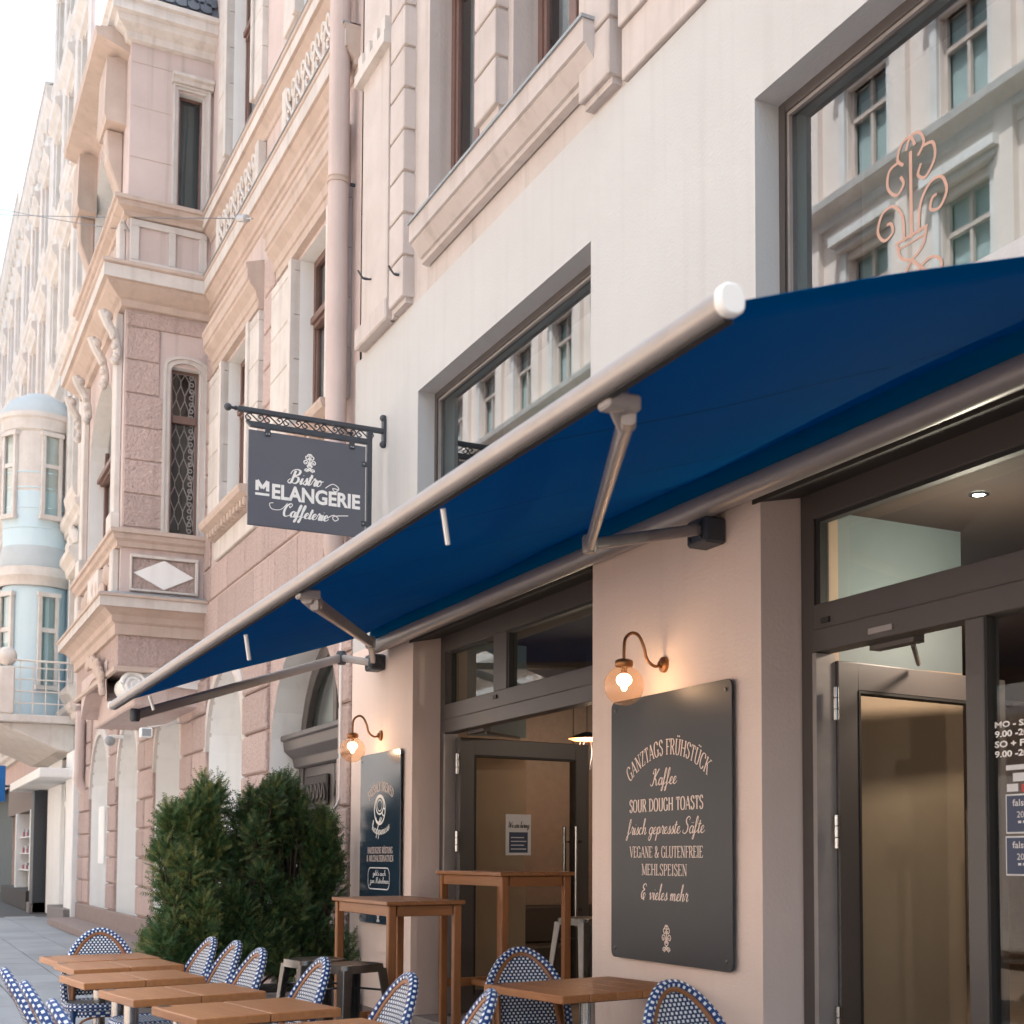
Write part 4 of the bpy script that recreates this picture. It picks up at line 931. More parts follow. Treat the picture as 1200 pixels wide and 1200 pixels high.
# ================================================================== lettering: hand-drawn strokes
def ribbon(mb, pts, wf, T, m=0):
    P = [Vector((p[0], p[1])) for p in pts]; rows = []
    for k, p in enumerate(P):
        d = (P[min(k+1, len(P)-1)]-P[max(k-1, 0)])
        if d.length < 1e-9: continue
        d.normalize(); n = Vector((-d.y, d.x)); w = wf(d, k/(len(P)-1))*.5
        e_ = (len(mb.f) % 60)*1.2e-5+k*1.5e-5; J = Vector((e_, -e_, 0))
        rows.append([Vector(T(*(p+n*w)))+J, Vector(T(*(p-n*w)))+J])
    mb.grid(rows, m)
SER = {  # serif capitals, cap height 1: (advance, strokes, serif feet); T thick, t thin, c curve
 'A': (.70, [('t', [(.03, 0), (.33, 1)]), ('T', [(.33, 1), (.64, 0)]), ('t', [(.13, .34), (.52, .34)])], [(.03, 0), (.64, 0)]),
 'B': (.62, [('T', [(.12, 0), (.12, 1)]), ('c', [(.12, .97), (.36, .98), (.5, .76), (.36, .54), (.12, .53)]), ('c', [(.12, .53), (.4, .52), (.56, .27), (.4, .03), (.12, .03)])], [(.08, 0), (.08, 1)]),
 'C': (.66, [('c', [(.58, .74), (.5, .95), (.34, 1), (.14, .86), (.07, .5), (.14, .14), (.34, 0), (.5, .05), (.6, .24)])], []),
 'D': (.70, [('T', [(.12, 0), (.12, 1)]), ('c', [(.12, .97), (.36, .96), (.57, .78), (.63, .5), (.57, .22), (.36, .04), (.12, .03)])], [(.08, 0), (.08, 1)]),
 'E': (.58, [('T', [(.12, 0), (.12, 1)]), ('t', [(.12, .97), (.52, .97), (.53, .80)]), ('t', [(.12, .52), (.42, .52)]), ('t', [(.12, .03), (.53, .03), (.55, .22)])], [(.08, 0), (.08, 1)]),
 'F': (.54, [('T', [(.12, 0), (.12, 1)]), ('t', [(.12, .97), (.52, .97), (.53, .78)]), ('t', [(.12, .5), (.42, .5)])], [(.12, 0), (.08, 1)]),
 'G': (.72, [('c', [(.58, .76), (.5, .95), (.34, 1), (.14, .86), (.07, .5), (.14, .14), (.34, 0), (.5, .05), (.6, .16)]), ('T', [(.6, .04), (.6, .42)])], [(.58, .42)]),
 'H': (.74, [('T', [(.13, 0), (.13, 1)]), ('T', [(.61, 0), (.61, 1)]), ('t', [(.13, .52), (.61, .52)])], [(.13, 0), (.13, 1), (.61, 0), (.61, 1)]),
 'I': (.32, [('T', [(.16, 0), (.16, 1)])], [(.16, 0), (.16, 1)]),
 'K': (.68, [('T', [(.13, 0), (.13, 1)]), ('t', [(.58, 1), (.14, .45)]), ('T', [(.27, .6), (.62, 0)])], [(.13, 0), (.13, 1), (.58, 1), (.62, 0)]),
 'L': (.56, [('T', [(.12, 0), (.12, 1)]), ('t', [(.12, .03), (.51, .03), (.53, .24)])], [(.08, 0), (.12, 1)]),
 'M': (.88, [('t', [(.12, 0), (.12, 1)]), ('T', [(.12, 1), (.43, .05)]), ('t', [(.43, .05), (.74, 1)]), ('T', [(.75, 0), (.75, 1)])], [(.12, 0), (.08, 1), (.75, 0), (.78, 1)]),
 'N': (.74, [('t', [(.13, 0), (.13, 1)]), ('T', [(.13, 1), (.6, .0)]), ('t', [(.6, 0), (.6, 1)])], [(.13, 0), (.08, 1), (.6, 1)]),
 'O': (.74, [('c', [(.36, 1), (.14, .88), (.07, .5), (.14, .12), (.36, 0), (.58, .12), (.66, .5), (.58, .88), (.36, 1)])], []),
 'P': (.58, [('T', [(.12, 0), (.12, 1)]), ('c', [(.12, .97), (.38, .97), (.53, .72), (.38, .48), (.12, .46)])], [(.12, 0), (.08, 1)]),
 'R': (.66, [('T', [(.12, 0), (.12, 1)]), ('c', [(.12, .97), (.38, .97), (.52, .74), (.38, .52), (.12, .5)]), ('T', [(.32, .5), (.6, 0)])], [(.12, 0), (.08, 1), (.6, 0)]),
 'S': (.56, [('c', [(.48, .78), (.4, .96), (.26, 1), (.1, .87), (.11, .68), (.28, .54), (.45, .4), (.48, .18), (.34, .01), (.18, .02), (.07, .22)])], []),
 'T': (.60, [('T', [(.3, 0), (.3, 1)]), ('t', [(.04, .78), (.05, .97), (.55, .97), (.56, .78)])], [(.3, 0)]),
 'U': (.72, [('c', [(.13, 1), (.13, .35), (.2, .06), (.36, 0), (.53, .06), (.6, .35), (.6, 1)])], [(.13, 1), (.6, 1)]),
 'V': (.68, [('T', [(.05, 1), (.34, 0)]), ('t', [(.34, 0), (.62, 1)])], [(.05, 1), (.62, 1)]),
 'W': (.92, [('T', [(.04, 1), (.25, 0)]), ('t', [(.25, 0), (.45, .9)]), ('T', [(.45, .9), (.65, 0)]), ('t', [(.65, 0), (.86, 1)])], [(.04, 1), (.86, 1)]),
 'Y': (.64, [('T', [(.04, 1), (.31, .48)]), ('t', [(.31, .48), (.58, 1)]), ('T', [(.31, .48), (.31, 0)])], [(.04, 1), (.58, 1), (.31, 0)]),
 'Z': (.60, [('t', [(.07, .8), (.08, .97), (.52, .97)]), ('T', [(.52, .97), (.06, .03)]), ('t', [(.06, .03), (.53, .03), (.55, .22)])], []),
 '&': (.74, [('c', [(.68, .46), (.55, .2), (.34, 0), (.12, .06), (.08, .28), (.24, .5), (.42, .7), (.4, .92), (.26, 1), (.16, .86), (.24, .6), (.46, .24), (.68, .02)])], []),
 ' ': (.34, [], [])}
for a_, b_ in (('Ü', 'U'), ('Ö', 'O')):
    ad, st, sf = SER[b_]; SER[a_] = (ad, st+[('dot', [(.26, 1.18)]), ('dot', [(.47, 1.18)])], sf)
def serif_text(mb, s, T, cx, cy, width, h, thick=.15, thin=.055, arc=0):
    """capitals centred on (cx, cy baseline), squeezed to the width; arc = rise of the middle over the ends"""
    tot = sum(SER[c][0] for c in s)+.06*(len(s)-1); sx = width/tot; x = -width/2
    def B(u):                                         # baseline bent on a circle
        if not arc: return lambda a, b: T(cx+a, cy+b)
        r = (width*width/4+arc*arc)/(2*arc); am = math.asin(min(1, width/2/r))
        def q(a, b):
            t = a/(width/2)*am; return T(cx+math.sin(t)*(r+b), cy+(r+b)*math.cos(t)-r)
        return q
    q = B(0)
    for ch in s:
        ad, st, sf = SER[ch]
        for kind, pts in st:
            if kind == 'dot':
                px, py = pts[0]; mb.face([q(x+(px+dx)*sx, (py+dy)*h) for dx, dy in ((-.06, -.05), (.06, -.05), (.06, .05), (-.06, .05))]); continue
            pp = [(x+p[0]*sx, p[1]*h) for p in pts]
            if kind == 'c':
                pp = [tuple(v) for v in spline([(a, b, 0) for a, b in pp], 5)]; wf = lambda d, t: h*(thin+(thick-thin)*abs(d.y)**1.5)*.85
            elif kind == 'T': wf = lambda d, t: h*thick*.85
            else: wf = lambda d, t: h*thin
            if kind != 'c':
                out = []
                for a, b in zip(pp, pp[1:]):
                    for k in range(3): out.append((a[0]+(b[0]-a[0])*k/3, a[1]+(b[1]-a[1])*k/3))
                if len(pp) > 2:      # separate straight pieces keep their corners
                    for a, b in zip(pp, pp[1:]): ribbon(mb, [a, b], wf, q)
                    continue
                pp = out+[pp[-1]]
            ribbon(mb, pp, wf, q)
        for fx, fy in sf:
            yy = fy*h+(h*.02 if fy < .5 else -h*.02); ribbon(mb, [(x+(fx-.12)*sx, yy), (x+(fx+.12)*sx, yy)], lambda d, t: h*.045, q)
        x += (ad+.06)*sx
CUR = {  # joined-up hand, x-height .42
 'a': (.40, [[(.33, .36), (.2, .43), (.06, .28), (.07, .06), (.18, .0), (.29, .14), (.34, .42), (.31, .1), (.36, .0), (.46, .12)]]),
 'b': (.36, [[(.0, .1), (.14, .5), (.2, .9), (.14, .95), (.09, .6), (.08, .1), (.16, 0), (.28, .12), (.27, .34), (.2, .4), (.36, .36)]]),
 'c': (.32, [[(.28, .34), (.2, .43), (.07, .3), (.06, .08), (.16, 0), (.28, .06), (.38, .16)]]),
 'e': (.32, [[(.0, .1), (.16, .2), (.26, .34), (.2, .43), (.08, .32), (.07, .08), (.17, .0), (.28, .05), (.38, .16)]]),
 'f': (.30, [[(.0, .1), (.16, .4), (.27, .85), (.2, .98), (.13, .7), (.09, .1), (.02, -.32), (-.06, -.34), (-.04, -.18), (.14, .02), (.36, .16)]]),
 'g': (.38, [[(.31, .36), (.2, .43), (.06, .28), (.07, .06), (.18, 0), (.29, .14), (.33, .42), (.27, -.1), (.16, -.38), (.03, -.32), (.1, -.14), (.44, .12)]]),
 'h': (.40, [[(.0, .1), (.14, .55), (.2, .92), (.14, .97), (.09, .6), (.05, 0)], [(.05, .05), (.16, .36), (.26, .42), (.29, .3), (.27, .05), (.33, 0), (.44, .14)]]),
 'i': (.22, [[(.0, .12), (.12, .42), (.09, .08), (.14, 0), (.24, .12)], [(.15, .60), (.17, .64)]]),
 'l': (.22, [[(.0, .12), (.14, .55), (.2, .92), (.14, .97), (.09, .6), (.08, .06), (.14, 0), (.25, .12)]]),
 'm': (.56, [[(.0, .28), (.08, .42), (.06, 0)], [(.06, .1), (.16, .38), (.23, .4), (.24, .25), (.22, 0)], [(.22, .1), (.32, .38), (.40, .41), (.42, .28), (.40, .06), (.46, 0), (.58, .14)]]),
 'n': (.40, [[(.0, .28), (.08, .42), (.06, 0)], [(.06, .1), (.18, .38), (.26, .41), (.28, .28), (.26, .06), (.32, 0), (.43, .14)]]),
 'o': (.38, [[(.24, .42), (.1, .34), (.06, .1), (.16, 0), (.28, .12), (.29, .32), (.2, .42), (.24, .34), (.42, .38)]]),
 'p': (.38, [[(.0, .2), (.1, .42), (.06, .0), (.0, -.42)], [(.04, .06), (.16, .4), (.27, .4), (.3, .22), (.22, .02), (.1, .03)], [(.22, .02), (.42, .12)]]),
 'r': (.30, [[(.0, .12), (.1, .45), (.13, .5), (.16, .42), (.26, .40), (.22, .2), (.22, .04), (.28, .0), (.36, .12)]]),
 's': (.28, [[(.0, .08), (.12, .3), (.18, .47), (.2, .3), (.24, .14), (.16, 0), (.05, .03), (.06, .1)], [(.2, .04), (.33, .12)]]),
 't': (.24, [[(.0, .12), (.12, .45), (.17, .75), (.11, .4), (.08, .08), (.14, 0), (.26, .12)], [(.02, .52), (.26, .55)]]),
 'u': (.40, [[(.0, .2), (.09, .42), (.06, .1), (.13, 0), (.25, .14), (.3, .42), (.27, .08), (.33, 0), (.43, .12)]]),
 'v': (.34, [[(.0, .3), (.08, .42), (.12, .2), (.14, .0), (.26, .2), (.28, .42), (.38, .36)]]),
 'z': (.34, [[(.03, .36), (.14, .42), (.28, .38), (.08, .04), (.2, .06), (.26, -.1), (.14, -.38), (.04, -.28), (.38, .12)]]),
 'B': (.62, [[(.22, .9), (.16, .4), (.1, .04), (-.04, .0), (-.1, .14), (.02, .3)], [(-.04, .62), (.04, .88), (.3, 1.0), (.5, .9), (.46, .66), (.2, .5), (.46, .44), (.52, .2), (.36, .0), (.16, .06)]]),
 'C': (.54, [[(.44, .74), (.52, .9), (.38, 1.0), (.16, .8), (.06, .4), (.12, .08), (.28, 0), (.46, .1), (.56, .2)], [(.44, .74), (.36, .7), (.34, .84)]]),
 'K': (.60, [[(.1, .78), (.02, .7), (.08, .92), (.24, .95), (.2, .5), (.1, .05), (-.04, -.02), (-.12, .1)], [(.56, .98), (.44, .8), (.24, .48), (.18, .44)], [(.2, .46), (.36, .3), (.42, .04), (.5, 0), (.6, .12)]]),
 'M': (.80, [[(-.02, .06), (.06, 0), (.14, .3), (.24, .96), (.26, .5), (.28, .06), (.44, .6), (.54, .98), (.54, .5), (.54, .08), (.62, 0), (.76, .14)]]),
 'S': (.52, [[(.46, .78), (.5, .92), (.36, 1.0), (.2, .84), (.24, .62), (.38, .44), (.36, .14), (.18, -.02), (.0, .06), (.02, .22)]]),
 '&': (.56, [[(.44, .82), (.36, .98), (.18, .92), (.14, .74), (.3, .62), (.12, .5), (.04, .26), (.14, .04), (.32, .06), (.42, .3), (.3, .4), (.22, .2), (.34, -.06)]]),
 ' ': (.24, [])}
CUR['W'] = (.74, [[(-.02, .82), (.06, .95), (.1, .5), (.16, .02), (.3, .4), (.4, .8), (.42, .4), (.48, .02), (.62, .5), (.72, .98)]])
CUR['ä'] = (CUR['a'][0], CUR['a'][1]+[[(.16, .6), (.18, .65)], [(.3, .6), (.32, .65)]])
CUR["'"] = (.12, [[(.08, .9), (.05, .75)]])
def script_text(mb, s, T, cx, cy, width, h, heavy=.10, thin=.03, slant=.28, arc=0, rise=0):
    tot = sum(CUR[c][0] for c in s); sx = width/tot; x = 0
    def q(a, b):
        t = a/width-.5; aa = a-width/2
        yy = b+(arc*4*t*t)+rise*t; return T(cx+aa+slant*b*.8, cy+yy)
    for ch in s:
        ad, st = CUR[ch]
        for pts in st:
            pp = [tuple(v) for v in spline([((x+p[0])*sx, p[1]*h, 0) for p in pts], 5)]
            ribbon(mb, pp, lambda d, t: h*(thin+(heavy-thin)*max(0, -d.y if abs(d.y) > .25 else .15)), q)
        x += ad
def emblem(mb, T, cx, cy, h, wt=.035):
    """fleuron: stem, three pairs of curls, vase collar, looped foot (height h, centred)"""
    w = lambda d, t: h*wt; Y = lambda a, b: T(cx+a*h*1.35, cy+(b-.5)*h)
    def rb(pts, n=6): ribbon(mb, [tuple(v) for v in spline([(a, b, 0) for a, b in pts], n)], lambda d, t: wt, Y)
    ribbon(mb, [(0, .36), (0, .9)], lambda d, t: wt*1.2, Y)
    for s in (-1, 1):
        rb([(s*.03, .92), (s*.0, .99), (s*-.06, .98), (s*-.09, .9), (s*-.05, .84)]) if s == 1 else rb([(-.03, .92), (.0, .99), (.06, .98), (.09, .9), (.05, .84)])
        rb([(s*.09, .88), (s*.15, .86), (s*.16, .76), (s*.10, .68), (s*.05, .72), (s*.07, .78)])
        rb([(s*.05, .36), (s*.06, .52), (s*.12, .62), (s*.20, .62), (s*.235, .52), (s*.19, .44), (s*.13, .46), (s*.14, .52), (s*.17, .53)])
        rb([(s*.10, .365), (s*.08, .28), (s*.04, .24), (0, .22)]); rb([(s*.0, .22), (s*.1, .10), (s*.18, .05), (s*.19, .12), (s*.12, .17), (s*.02, .12), (s*-.08, .04), (s*-.14, .0)])
    ribbon(mb, [(-.11, .375), (.11, .375)], lambda d, t: wt, Y); ribbon(mb, [(-.09, .33), (.09, .33)], lambda d, t: wt*.7, Y)
def block_text(s, T, cx, cy, width, h, bold=.02, name='lettering', m='white_print', par=None):
    c = bpy.data.curves.new('t', 'FONT'); c.body = s; c.size = 1; c.offset = bold; c.resolution_u = 3
    o = bpy.data.objects.new('t', c); COL.objects.link(o); dg = bpy.context.evaluated_depsgraph_get(); dg.update()
    me = bpy.data.meshes.new_from_object(o.evaluated_get(dg)); xs = [v.co.x for v in me.vertices]; ys = [v.co.y for v in me.vertices]
    x0, x1, y0, y1 = min(xs), max(xs), min(ys), max(ys)
    mb = MB()
    vv = [T(cx+((v.co.x-x0)/(x1-x0)-.5)*width, cy+((v.co.y-y0)/(y1-y0)-.5)*h) for v in me.vertices]
    for p in me.polygons: mb.face([vv[i] for i in p.vertices])
    bpy.data.objects.remove(o); return mb.build(name, m, par)

notice(); _q = MB(); script_text(_q, 'We are hiring', lambda u, v: (u, -.053, v), .515, 1.615, .19, .05, .10, .06, .25); T1(_q).build('notice_lettering', 'dark_gap', lf1)
# ================================================================== awning
aw = thing('awning', 'blue folding arm awning with silver front bar stretched over the terrace', 'awning', (-6.3, 0, 3.0))
AX0, AX1 = -10.5, -2.215; YB, ZB = -2.06, 2.497
NX, NY = 44, 22; rows = []
def cloth(x, t):
    tc_ = .04+.26*min(max((x+7.5)/5.0, 0), 1); y = -.150+(YB+.150)*t; z = 3.205+(ZB+.012-3.205)*t
    s = min(t/tc_, 1)*(1-max(0, (t-tc_)/(1-tc_)))
    z -= .022*s+.007*math.sin(t*9+x*1.3)*math.sin(math.pi*t)+.010*math.sin(x*2.3+.8)*math.exp(-((t-.12)/.12)**2)
    return y, z
xs_ = [AX0+.03+(AX1-AX0-.06)*i/NX for i in range(NX+1)]
rows.append([(x, -.135, 3.10) for x in xs_]); rows.append([(x, -.153+.006*math.sin(x*3.1), 3.15) for x in xs_])
for j in range(NY+1): rows.append([(x, *cloth(x, j/NY)) for x in xs_])
fb = MB(); fb.grid(rows); fab = fb.build('awning_fabric', 'awning_blue', aw, smooth=True)
for k in range(1, 7):
    xs0 = AX0+(AX1-AX0)*k/7; sm_ = MB(); sm_.grid([[(xs0+d_, y_, z_-.0022) for d_ in (-.009, .009)] for y_, z_ in [cloth(xs0, j/22) for j in range(23)]]); sm_.build('fabric_seam', 'awning_seam', aw)
md = fab.modifiers.new('thick', 'SOLIDIFY'); md.thickness = .002
def rrect(w, h, r, n=4):
    out = []
    for cx, cy, a0 in ((w/2-r, h/2-r, 0), (-w/2+r, h/2-r, 90), (-w/2+r, -h/2+r, 180), (w/2-r, -h/2+r, 270)):
        for k in range(n+1):
            a = R(a0+90*k/n); out.append((cx+r*math.cos(a), cy+r*math.sin(a)))
    return out
br = MB(); br.prism([(YB-.012+a, ZB+b) for a, b in rrect(.052, .055, .024, 5)], 0, AX0, AX1); br.build('front_bar', 'alu', aw, smooth=True)
MB().box(AX0+.01, AX1-.01, YB-.008, YB+.012, ZB-.033, ZB-.0275).build('bar_groove', 'dark_gap', aw)
for xx, d in ((AX1, .028), (AX0-.028, .028)):
    MB().prism([(YB-.012+a, ZB+b) for a, b in rrect(.060, .064, .025, 5)], 0, xx, xx+d).build('end_cap', 'white_paint', aw, smooth=True, bevel=.004)
ca = MB(); ca.tube([(AX0, -.095, 3.085), (.8, -.095, 3.085)], .060, 20); ca.build('cassette', 'cassette', aw, smooth=True)
MB().box(AX0+.01, .79, -.06, -.001, 3.07, 3.19).build('wall_rail', 'cassette', aw, bevel=.01)
for xx in (-5.52, -10.62):
    b_ = MB().box(xx-.09, xx+.09, -.12, -.001, 2.90, 3.03); b_.build('wall_bracket', 'iron', aw, bevel=.012)
    for q in ((-.05, 2.93), (.05, 2.93), (.05, 3.0)): MB().lathe([(0, -.008), (.012, -.006), (.012, 0)], (xx+q[0], -.122, q[1]), 8, 0, 1).build('bolt', 'steel', aw)
def arm_link(p, q, w, h, name, m='alu'):
    p, q = Vector(p), Vector(q); d = (q-p); L = d.length; d.normalize(); s = d.cross(Vector((0, 0, 1))); s.normalize(); u = s.cross(d)
    mb = MB(); pr = rrect(w, h, min(w, h)*.32, 3)
    mb.grid([[p+s*a+u*b for a, b in pr], [q+s*a+u*b for a, b in pr]], 0, True); mb.face([p+s*a+u*b for a, b in pr]); mb.face([q+s*a+u*b for a, b in pr])
    return mb.build(name, m, aw, smooth=True)
def joint(p, r, h, name='arm_joint', m='alu_grey'):
    MB().lathe([(0, -h), (r*.8, -h), (r, -h*.7), (r, h*.7), (r*.8, h), (0, h)], p, 16).build(name, m, aw, smooth=True)
eR = onY(691, 638, -.8); fR = onY(737, 482, -1.99); eL = onY(434, 753, -.8); fL = onY(368, 706, -1.99)
for e, f, sx in ((eR, fR, -5.5), (eL, fL, -10.55)):
    arm_link(e, f, .034, .062, 'forearm'); joint(e, .034, .04)
    d = (f-e).normalized(); h0 = f-d*.05
    arm_link(f-d*.10, f+Vector((0, -.03, .025)), .05, .066, 'arm_head', 'alu'); MB().box(f.x-.03, f.x+.03, YB+.0, f.y+.02, ZB-.05, ZB-.01).build('arm_foot', 'alu', aw, bevel=.006)
    arm_link((sx, -.1, 2.975), e, .04, .055, 'upper_arm', 'cassette')
pA = onY(400, 771, -.25); pB = onY(158, 838, -1.98)
arm_link(pA, pB, .045, .07, 'side_arm', 'cassette'); arm_link((-10.62, -.10, 2.965), pA, .05, .06, 'upper_arm', 'cassette'); joint(pA, .042, .055, m='iron'); joint(pB, .036, .045, m='iron')
for pa, pb_ in (((519, 596), (525, 638)), ((288, 744), (292, 773)), ((175, 815), (180, 832))):
    p = onY(*pa, YB+.02); q = onY(*pb_, YB+.05)
    MB().tube([p, q], .0085 if pa[0] > 400 else .010, 8).build('drip_tube', 'white_paint', aw, smooth=True)

# ================================================================== hanging sign
SX = -10.6
sgn = thing('hanging_sign', 'dark slate hanging sign with white bistro lettering on an iron bracket', 'sign', (SX, 0, 4.9))
MB().box(SX-.022, SX+.022, -1.19, 0, 4.862, 4.90).build('bracket_bar', 'iron', sgn, bevel=.004)
bl = MB().ball((SX, -1.265, 4.881), .030, 14); bl.tube([(SX, -1.19, 4.881), (SX, -1.235, 4.881)], .012, 8); bl.lathe([(.018, -.008), (.018, .008)], (SX, -1.205, 4.881), 10, 0, 1); bl.build('ball_finial', 'iron', sgn, smooth=True)
MB().prism([(-1.13, 4.795), (-1.09, 4.752), (-.13, 4.752), (-.13, 4.795)], 0, SX-.02, SX+.02).build('lower_bar', 'iron', sgn, bevel=.003)
MB().box(SX-.022, SX+.022, -.155, -.115, 3.45, 4.862).build('bracket_post', 'iron', sgn, bevel=.004)
wp = MB().box(SX-.03, SX+.03, -.025, -.001, 4.78, 4.98); wp.ball((SX, -.02, 4.99), .03, 10); wp.ball((SX, -.02, 4.77), .03, 10); wp.build('wall_plate', 'iron', sgn, smooth=True)
for k in range(7):
    y0 = -1.06+.148*k; s_ = 1 if k % 2 else -1
    cu = MB(); zc = 4.829
    cu.tube(spline([(SX, y0-.055, zc+.01), (SX, y0-.03, zc-.012), (SX, y0-.055, zc-.026), (SX, y0-.07, zc), (SX, y0-.04, zc+.028), (SX, y0, zc), (SX, y0+.04, zc-.028), (SX, y0+.07, zc), (SX, y0+.055, zc+.026), (SX, y0+.03, zc+.012), (SX, y0+.05, zc-.004)], 5), .0055, 6)
    cu.build('scroll', 'iron', sgn, smooth=True)
pn = MB().box(SX-.012, SX+.012, -1.105, -.168, 3.975, 4.728).build('sign_panel', 'sign_slate', sgn, bevel=.003)
for yy in (-.96, -.285):
    MB().box(SX+.012, SX+.022, yy-.022, yy+.022, 4.69, 4.76).build('hanger', 'iron', sgn, bevel=.004)
    for q in (-.009, .009): MB().lathe([(0, .004), (.006, .003), (.006, 0)], (SX+.022, yy+q, 4.705), 8, 0, 0).build('bolt', 'chrome', sgn)
for zz in (4.58, 4.09):
    MB().box(SX+.010, SX+.020, -.20, -.14, zz-.022, zz+.022).build('side_clamp', 'iron', sgn, bevel=.004)
    MB().lathe([(0, .004), (.007, .003), (.007, 0)], (SX+.020, -.185, zz), 8, 0, 0).build('bolt', 'chrome', sgn)
TS = lambda u, v: (SX+.0142, u, v)
def sgy(px, py): return onX(px, py, SX+.014)
c0 = sgy(363, 543); em = MB(); emblem(em, TS, c0.y, c0.z, .145, .05); em.build('emblem', 'white_print', sgn)
lt = MB(); c1 = sgy(361, 565); script_text(lt, 'Bistro', TS, c1.y-.02, c1.z-.025, .26, .115, .17, .06, .3)
ribbon(lt, [tuple(v) for v in spline([(c1.y+.14, c1.z-.03, 0), (c1.y+.20, c1.z+.01, 0), (c1.y+.25, c1.z-.02, 0), (c1.y+.22, c1.z-.05, 0), (c1.y+.20, c1.z-.025, 0), (c1.y+.25, c1.z-.03, 0)], 5)], lambda d, t: .007, TS)
lt.build('lettering', 'white_print', sgn)
pa, pb_ = sgy(299, 578), sgy(422, 584); mid = (pa+pb_)/2; wd = pb_.y-pa.y
lt = MB()
for q_ in (((0, 0), (0, 1)), ((0, 1), (.5, .25)), ((.5, .25), (1, 1)), ((1, 1), (1, 0))): ribbon(lt, [(pa.y+.014+.082*u_, mid.z-.008+.08*v_) for u_, v_ in q_], lambda d, t: .026, TS)
lt.build('lettering', 'white_print', sgn)
MB().face([TS(pa.y, mid.z-.045), TS(pa.y+.11, mid.z-.045), TS(pa.y+.11, mid.z-.025), TS(pa.y, mid.z-.025)]).build('underline', 'white_print', sgn)
block_text('ELANGERIE', TS, pa.y+.13+(wd-.13)/2, mid.z+.0, wd-.13, .122, .035, par=sgn)
lt = MB(); c2 = sgy(359, 597); script_text(lt, 'Caffeterie', TS, c2.y-.01, c2.z-.075, .36, .105, .17, .06, .3)
ribbon(lt, [tuple(v) for v in spline([(c2.y+.17, c2.z-.05, 0), (c2.y+.22, c2.z-.02, 0), (c2.y+.26, c2.z-.045, 0), (c2.y+.23, c2.z-.065, 0), (c2.y+.22, c2.z-.03, 0), (c2.y+.34, c2.z-.01, 0)], 5)], lambda d, t: .007, TS)
ribbon(lt, [tuple(v) for v in spline([(c2.y-.15, c2.z+.03, 0), (c2.y-.20, c2.z-.025, 0), (c2.y-.27, c2.z-.03, 0), (c2.y-.29, c2.z+.01, 0), (c2.y-.26, c2.z+.02, 0)], 5)], lambda d, t: .006, TS)
lt.build('lettering', 'white_print', sgn)

# ================================================================== menu boards
def board(name, label, x0, x1, z0, z1, m):
    b = thing(name, label, 'menu board', ((x0+x1)/2, 0, z0)); w_, h_ = x1-x0, z1-z0; xc, zc = (x0+x1)/2, (z0+z1)/2
    MB().prism([(xc+a, zc+c) for a, c in rrect(w_, h_, .035, 4)], 1, -.034, -.022).build('panel', m, b, bevel=.002)
    for sx in (-1, 1):
        for sz in (-1, 1):
            px, pz = xc+sx*(w_/2-.05), zc+sz*(h_/2-.05)
            MB().lathe([(0, -.040), (.008, -.039), (.010, -.034)], (px, 0, pz), 10, 0, 1).build('screw', 'steel', b, smooth=True)
            MB().tube([(px, -.022, pz), (px, -.0005, pz)], .009, 8).build('spacer', 'steel', b)
    return b
B0 = (onY(717, 1000, -.03).x, onY(859, 1000, -.03).x, onY(786, 1130, -.03).z, onY(855, 795, -.03).z)
bo = board('menu_board', 'dark slate menu board with cream lettering beside the near lamp', B0[0], B0[1], B0[2], B0[3], 'board_slate')
TB = lambda u, v: (u, -.0352, v)
bx = onY(779, 1000, -.035).x
def by(px, py): return onY(px, py, -.035)
def wx(a, b, py): return by(b, py).x-by(a, py).x
lt = MB(); p = by(783, 868); serif_text(lt, 'GANZTAGS FRÜHSTÜCK', TB, bx+.02, by(783, 884).z, wx(737, 827, 890), .080, .12, .05, arc=.125); lt.build('lettering', 'cream_print', bo)
lt = MB(); script_text(lt, 'Kaffee', TB, bx-.01, by(781, 919).z, wx(767, 796, 912), .085, .12, .05, .3); lt.build('lettering', 'cream_print', bo)
lt = MB(); serif_text(lt, 'SOUR DOUGH TOASTS', TB, bx, by(779, 950).z, wx(736, 822, 943), .066, .20, .07); lt.build('lettering', 'cream_print', bo)
lt = MB(); script_text(lt, 'frisch gepresste Säfte', TB, bx-.01, by(779, 977).z, wx(736, 826, 972), .082, .12, .05, .3); lt.build('lettering', 'cream_print', bo)
lt = MB(); serif_text(lt, 'VEGANE & GLUTENFREIE', TB, bx, by(779, 1005).z, wx(736, 821, 1000), .058, .16, .06); lt.build('lettering', 'cream_print', bo)
lt = MB(); serif_text(lt, 'MEHLSPEISEN', TB, bx-.01, by(779, 1026).z, wx(751, 804, 1021), .058, .16, .06); lt.build('lettering', 'cream_print', bo)
lt = MB(); script_text(lt, '& vieles mehr', TB, bx-.015, by(779, 1055).z, wx(751, 806, 1049), .082, .12, .05, .3); lt.build('lettering', 'cream_print', bo)
em = MB(); emblem(em, TB, by(781, 1100).x, by(781, 1100).z, .135, .04); em.build('emblem', 'cream_print', bo)
B1 = (onY(422, 1000, -.03).x, onY(469, 1000, -.03).x, onY(445, 1083, -.03).z, onY(468, 877, -.03).z)
bn = board('menu_board', 'narrow navy board with coffee cup drawing beside the far lamp', B1[0], B1[1], B1[2], B1[3], 'board_navy')
bx1 = onY(445.5, 1000, -.035).x
lt = MB(); serif_text(lt, 'FRESHLY BREWED', TB, bx1, by(445, 927).z, wx(432, 459, 925), .075, .13, .06, arc=.07); lt.build('lettering', 'cream_print', bn)
lt = MB(); c = by(445, 949)
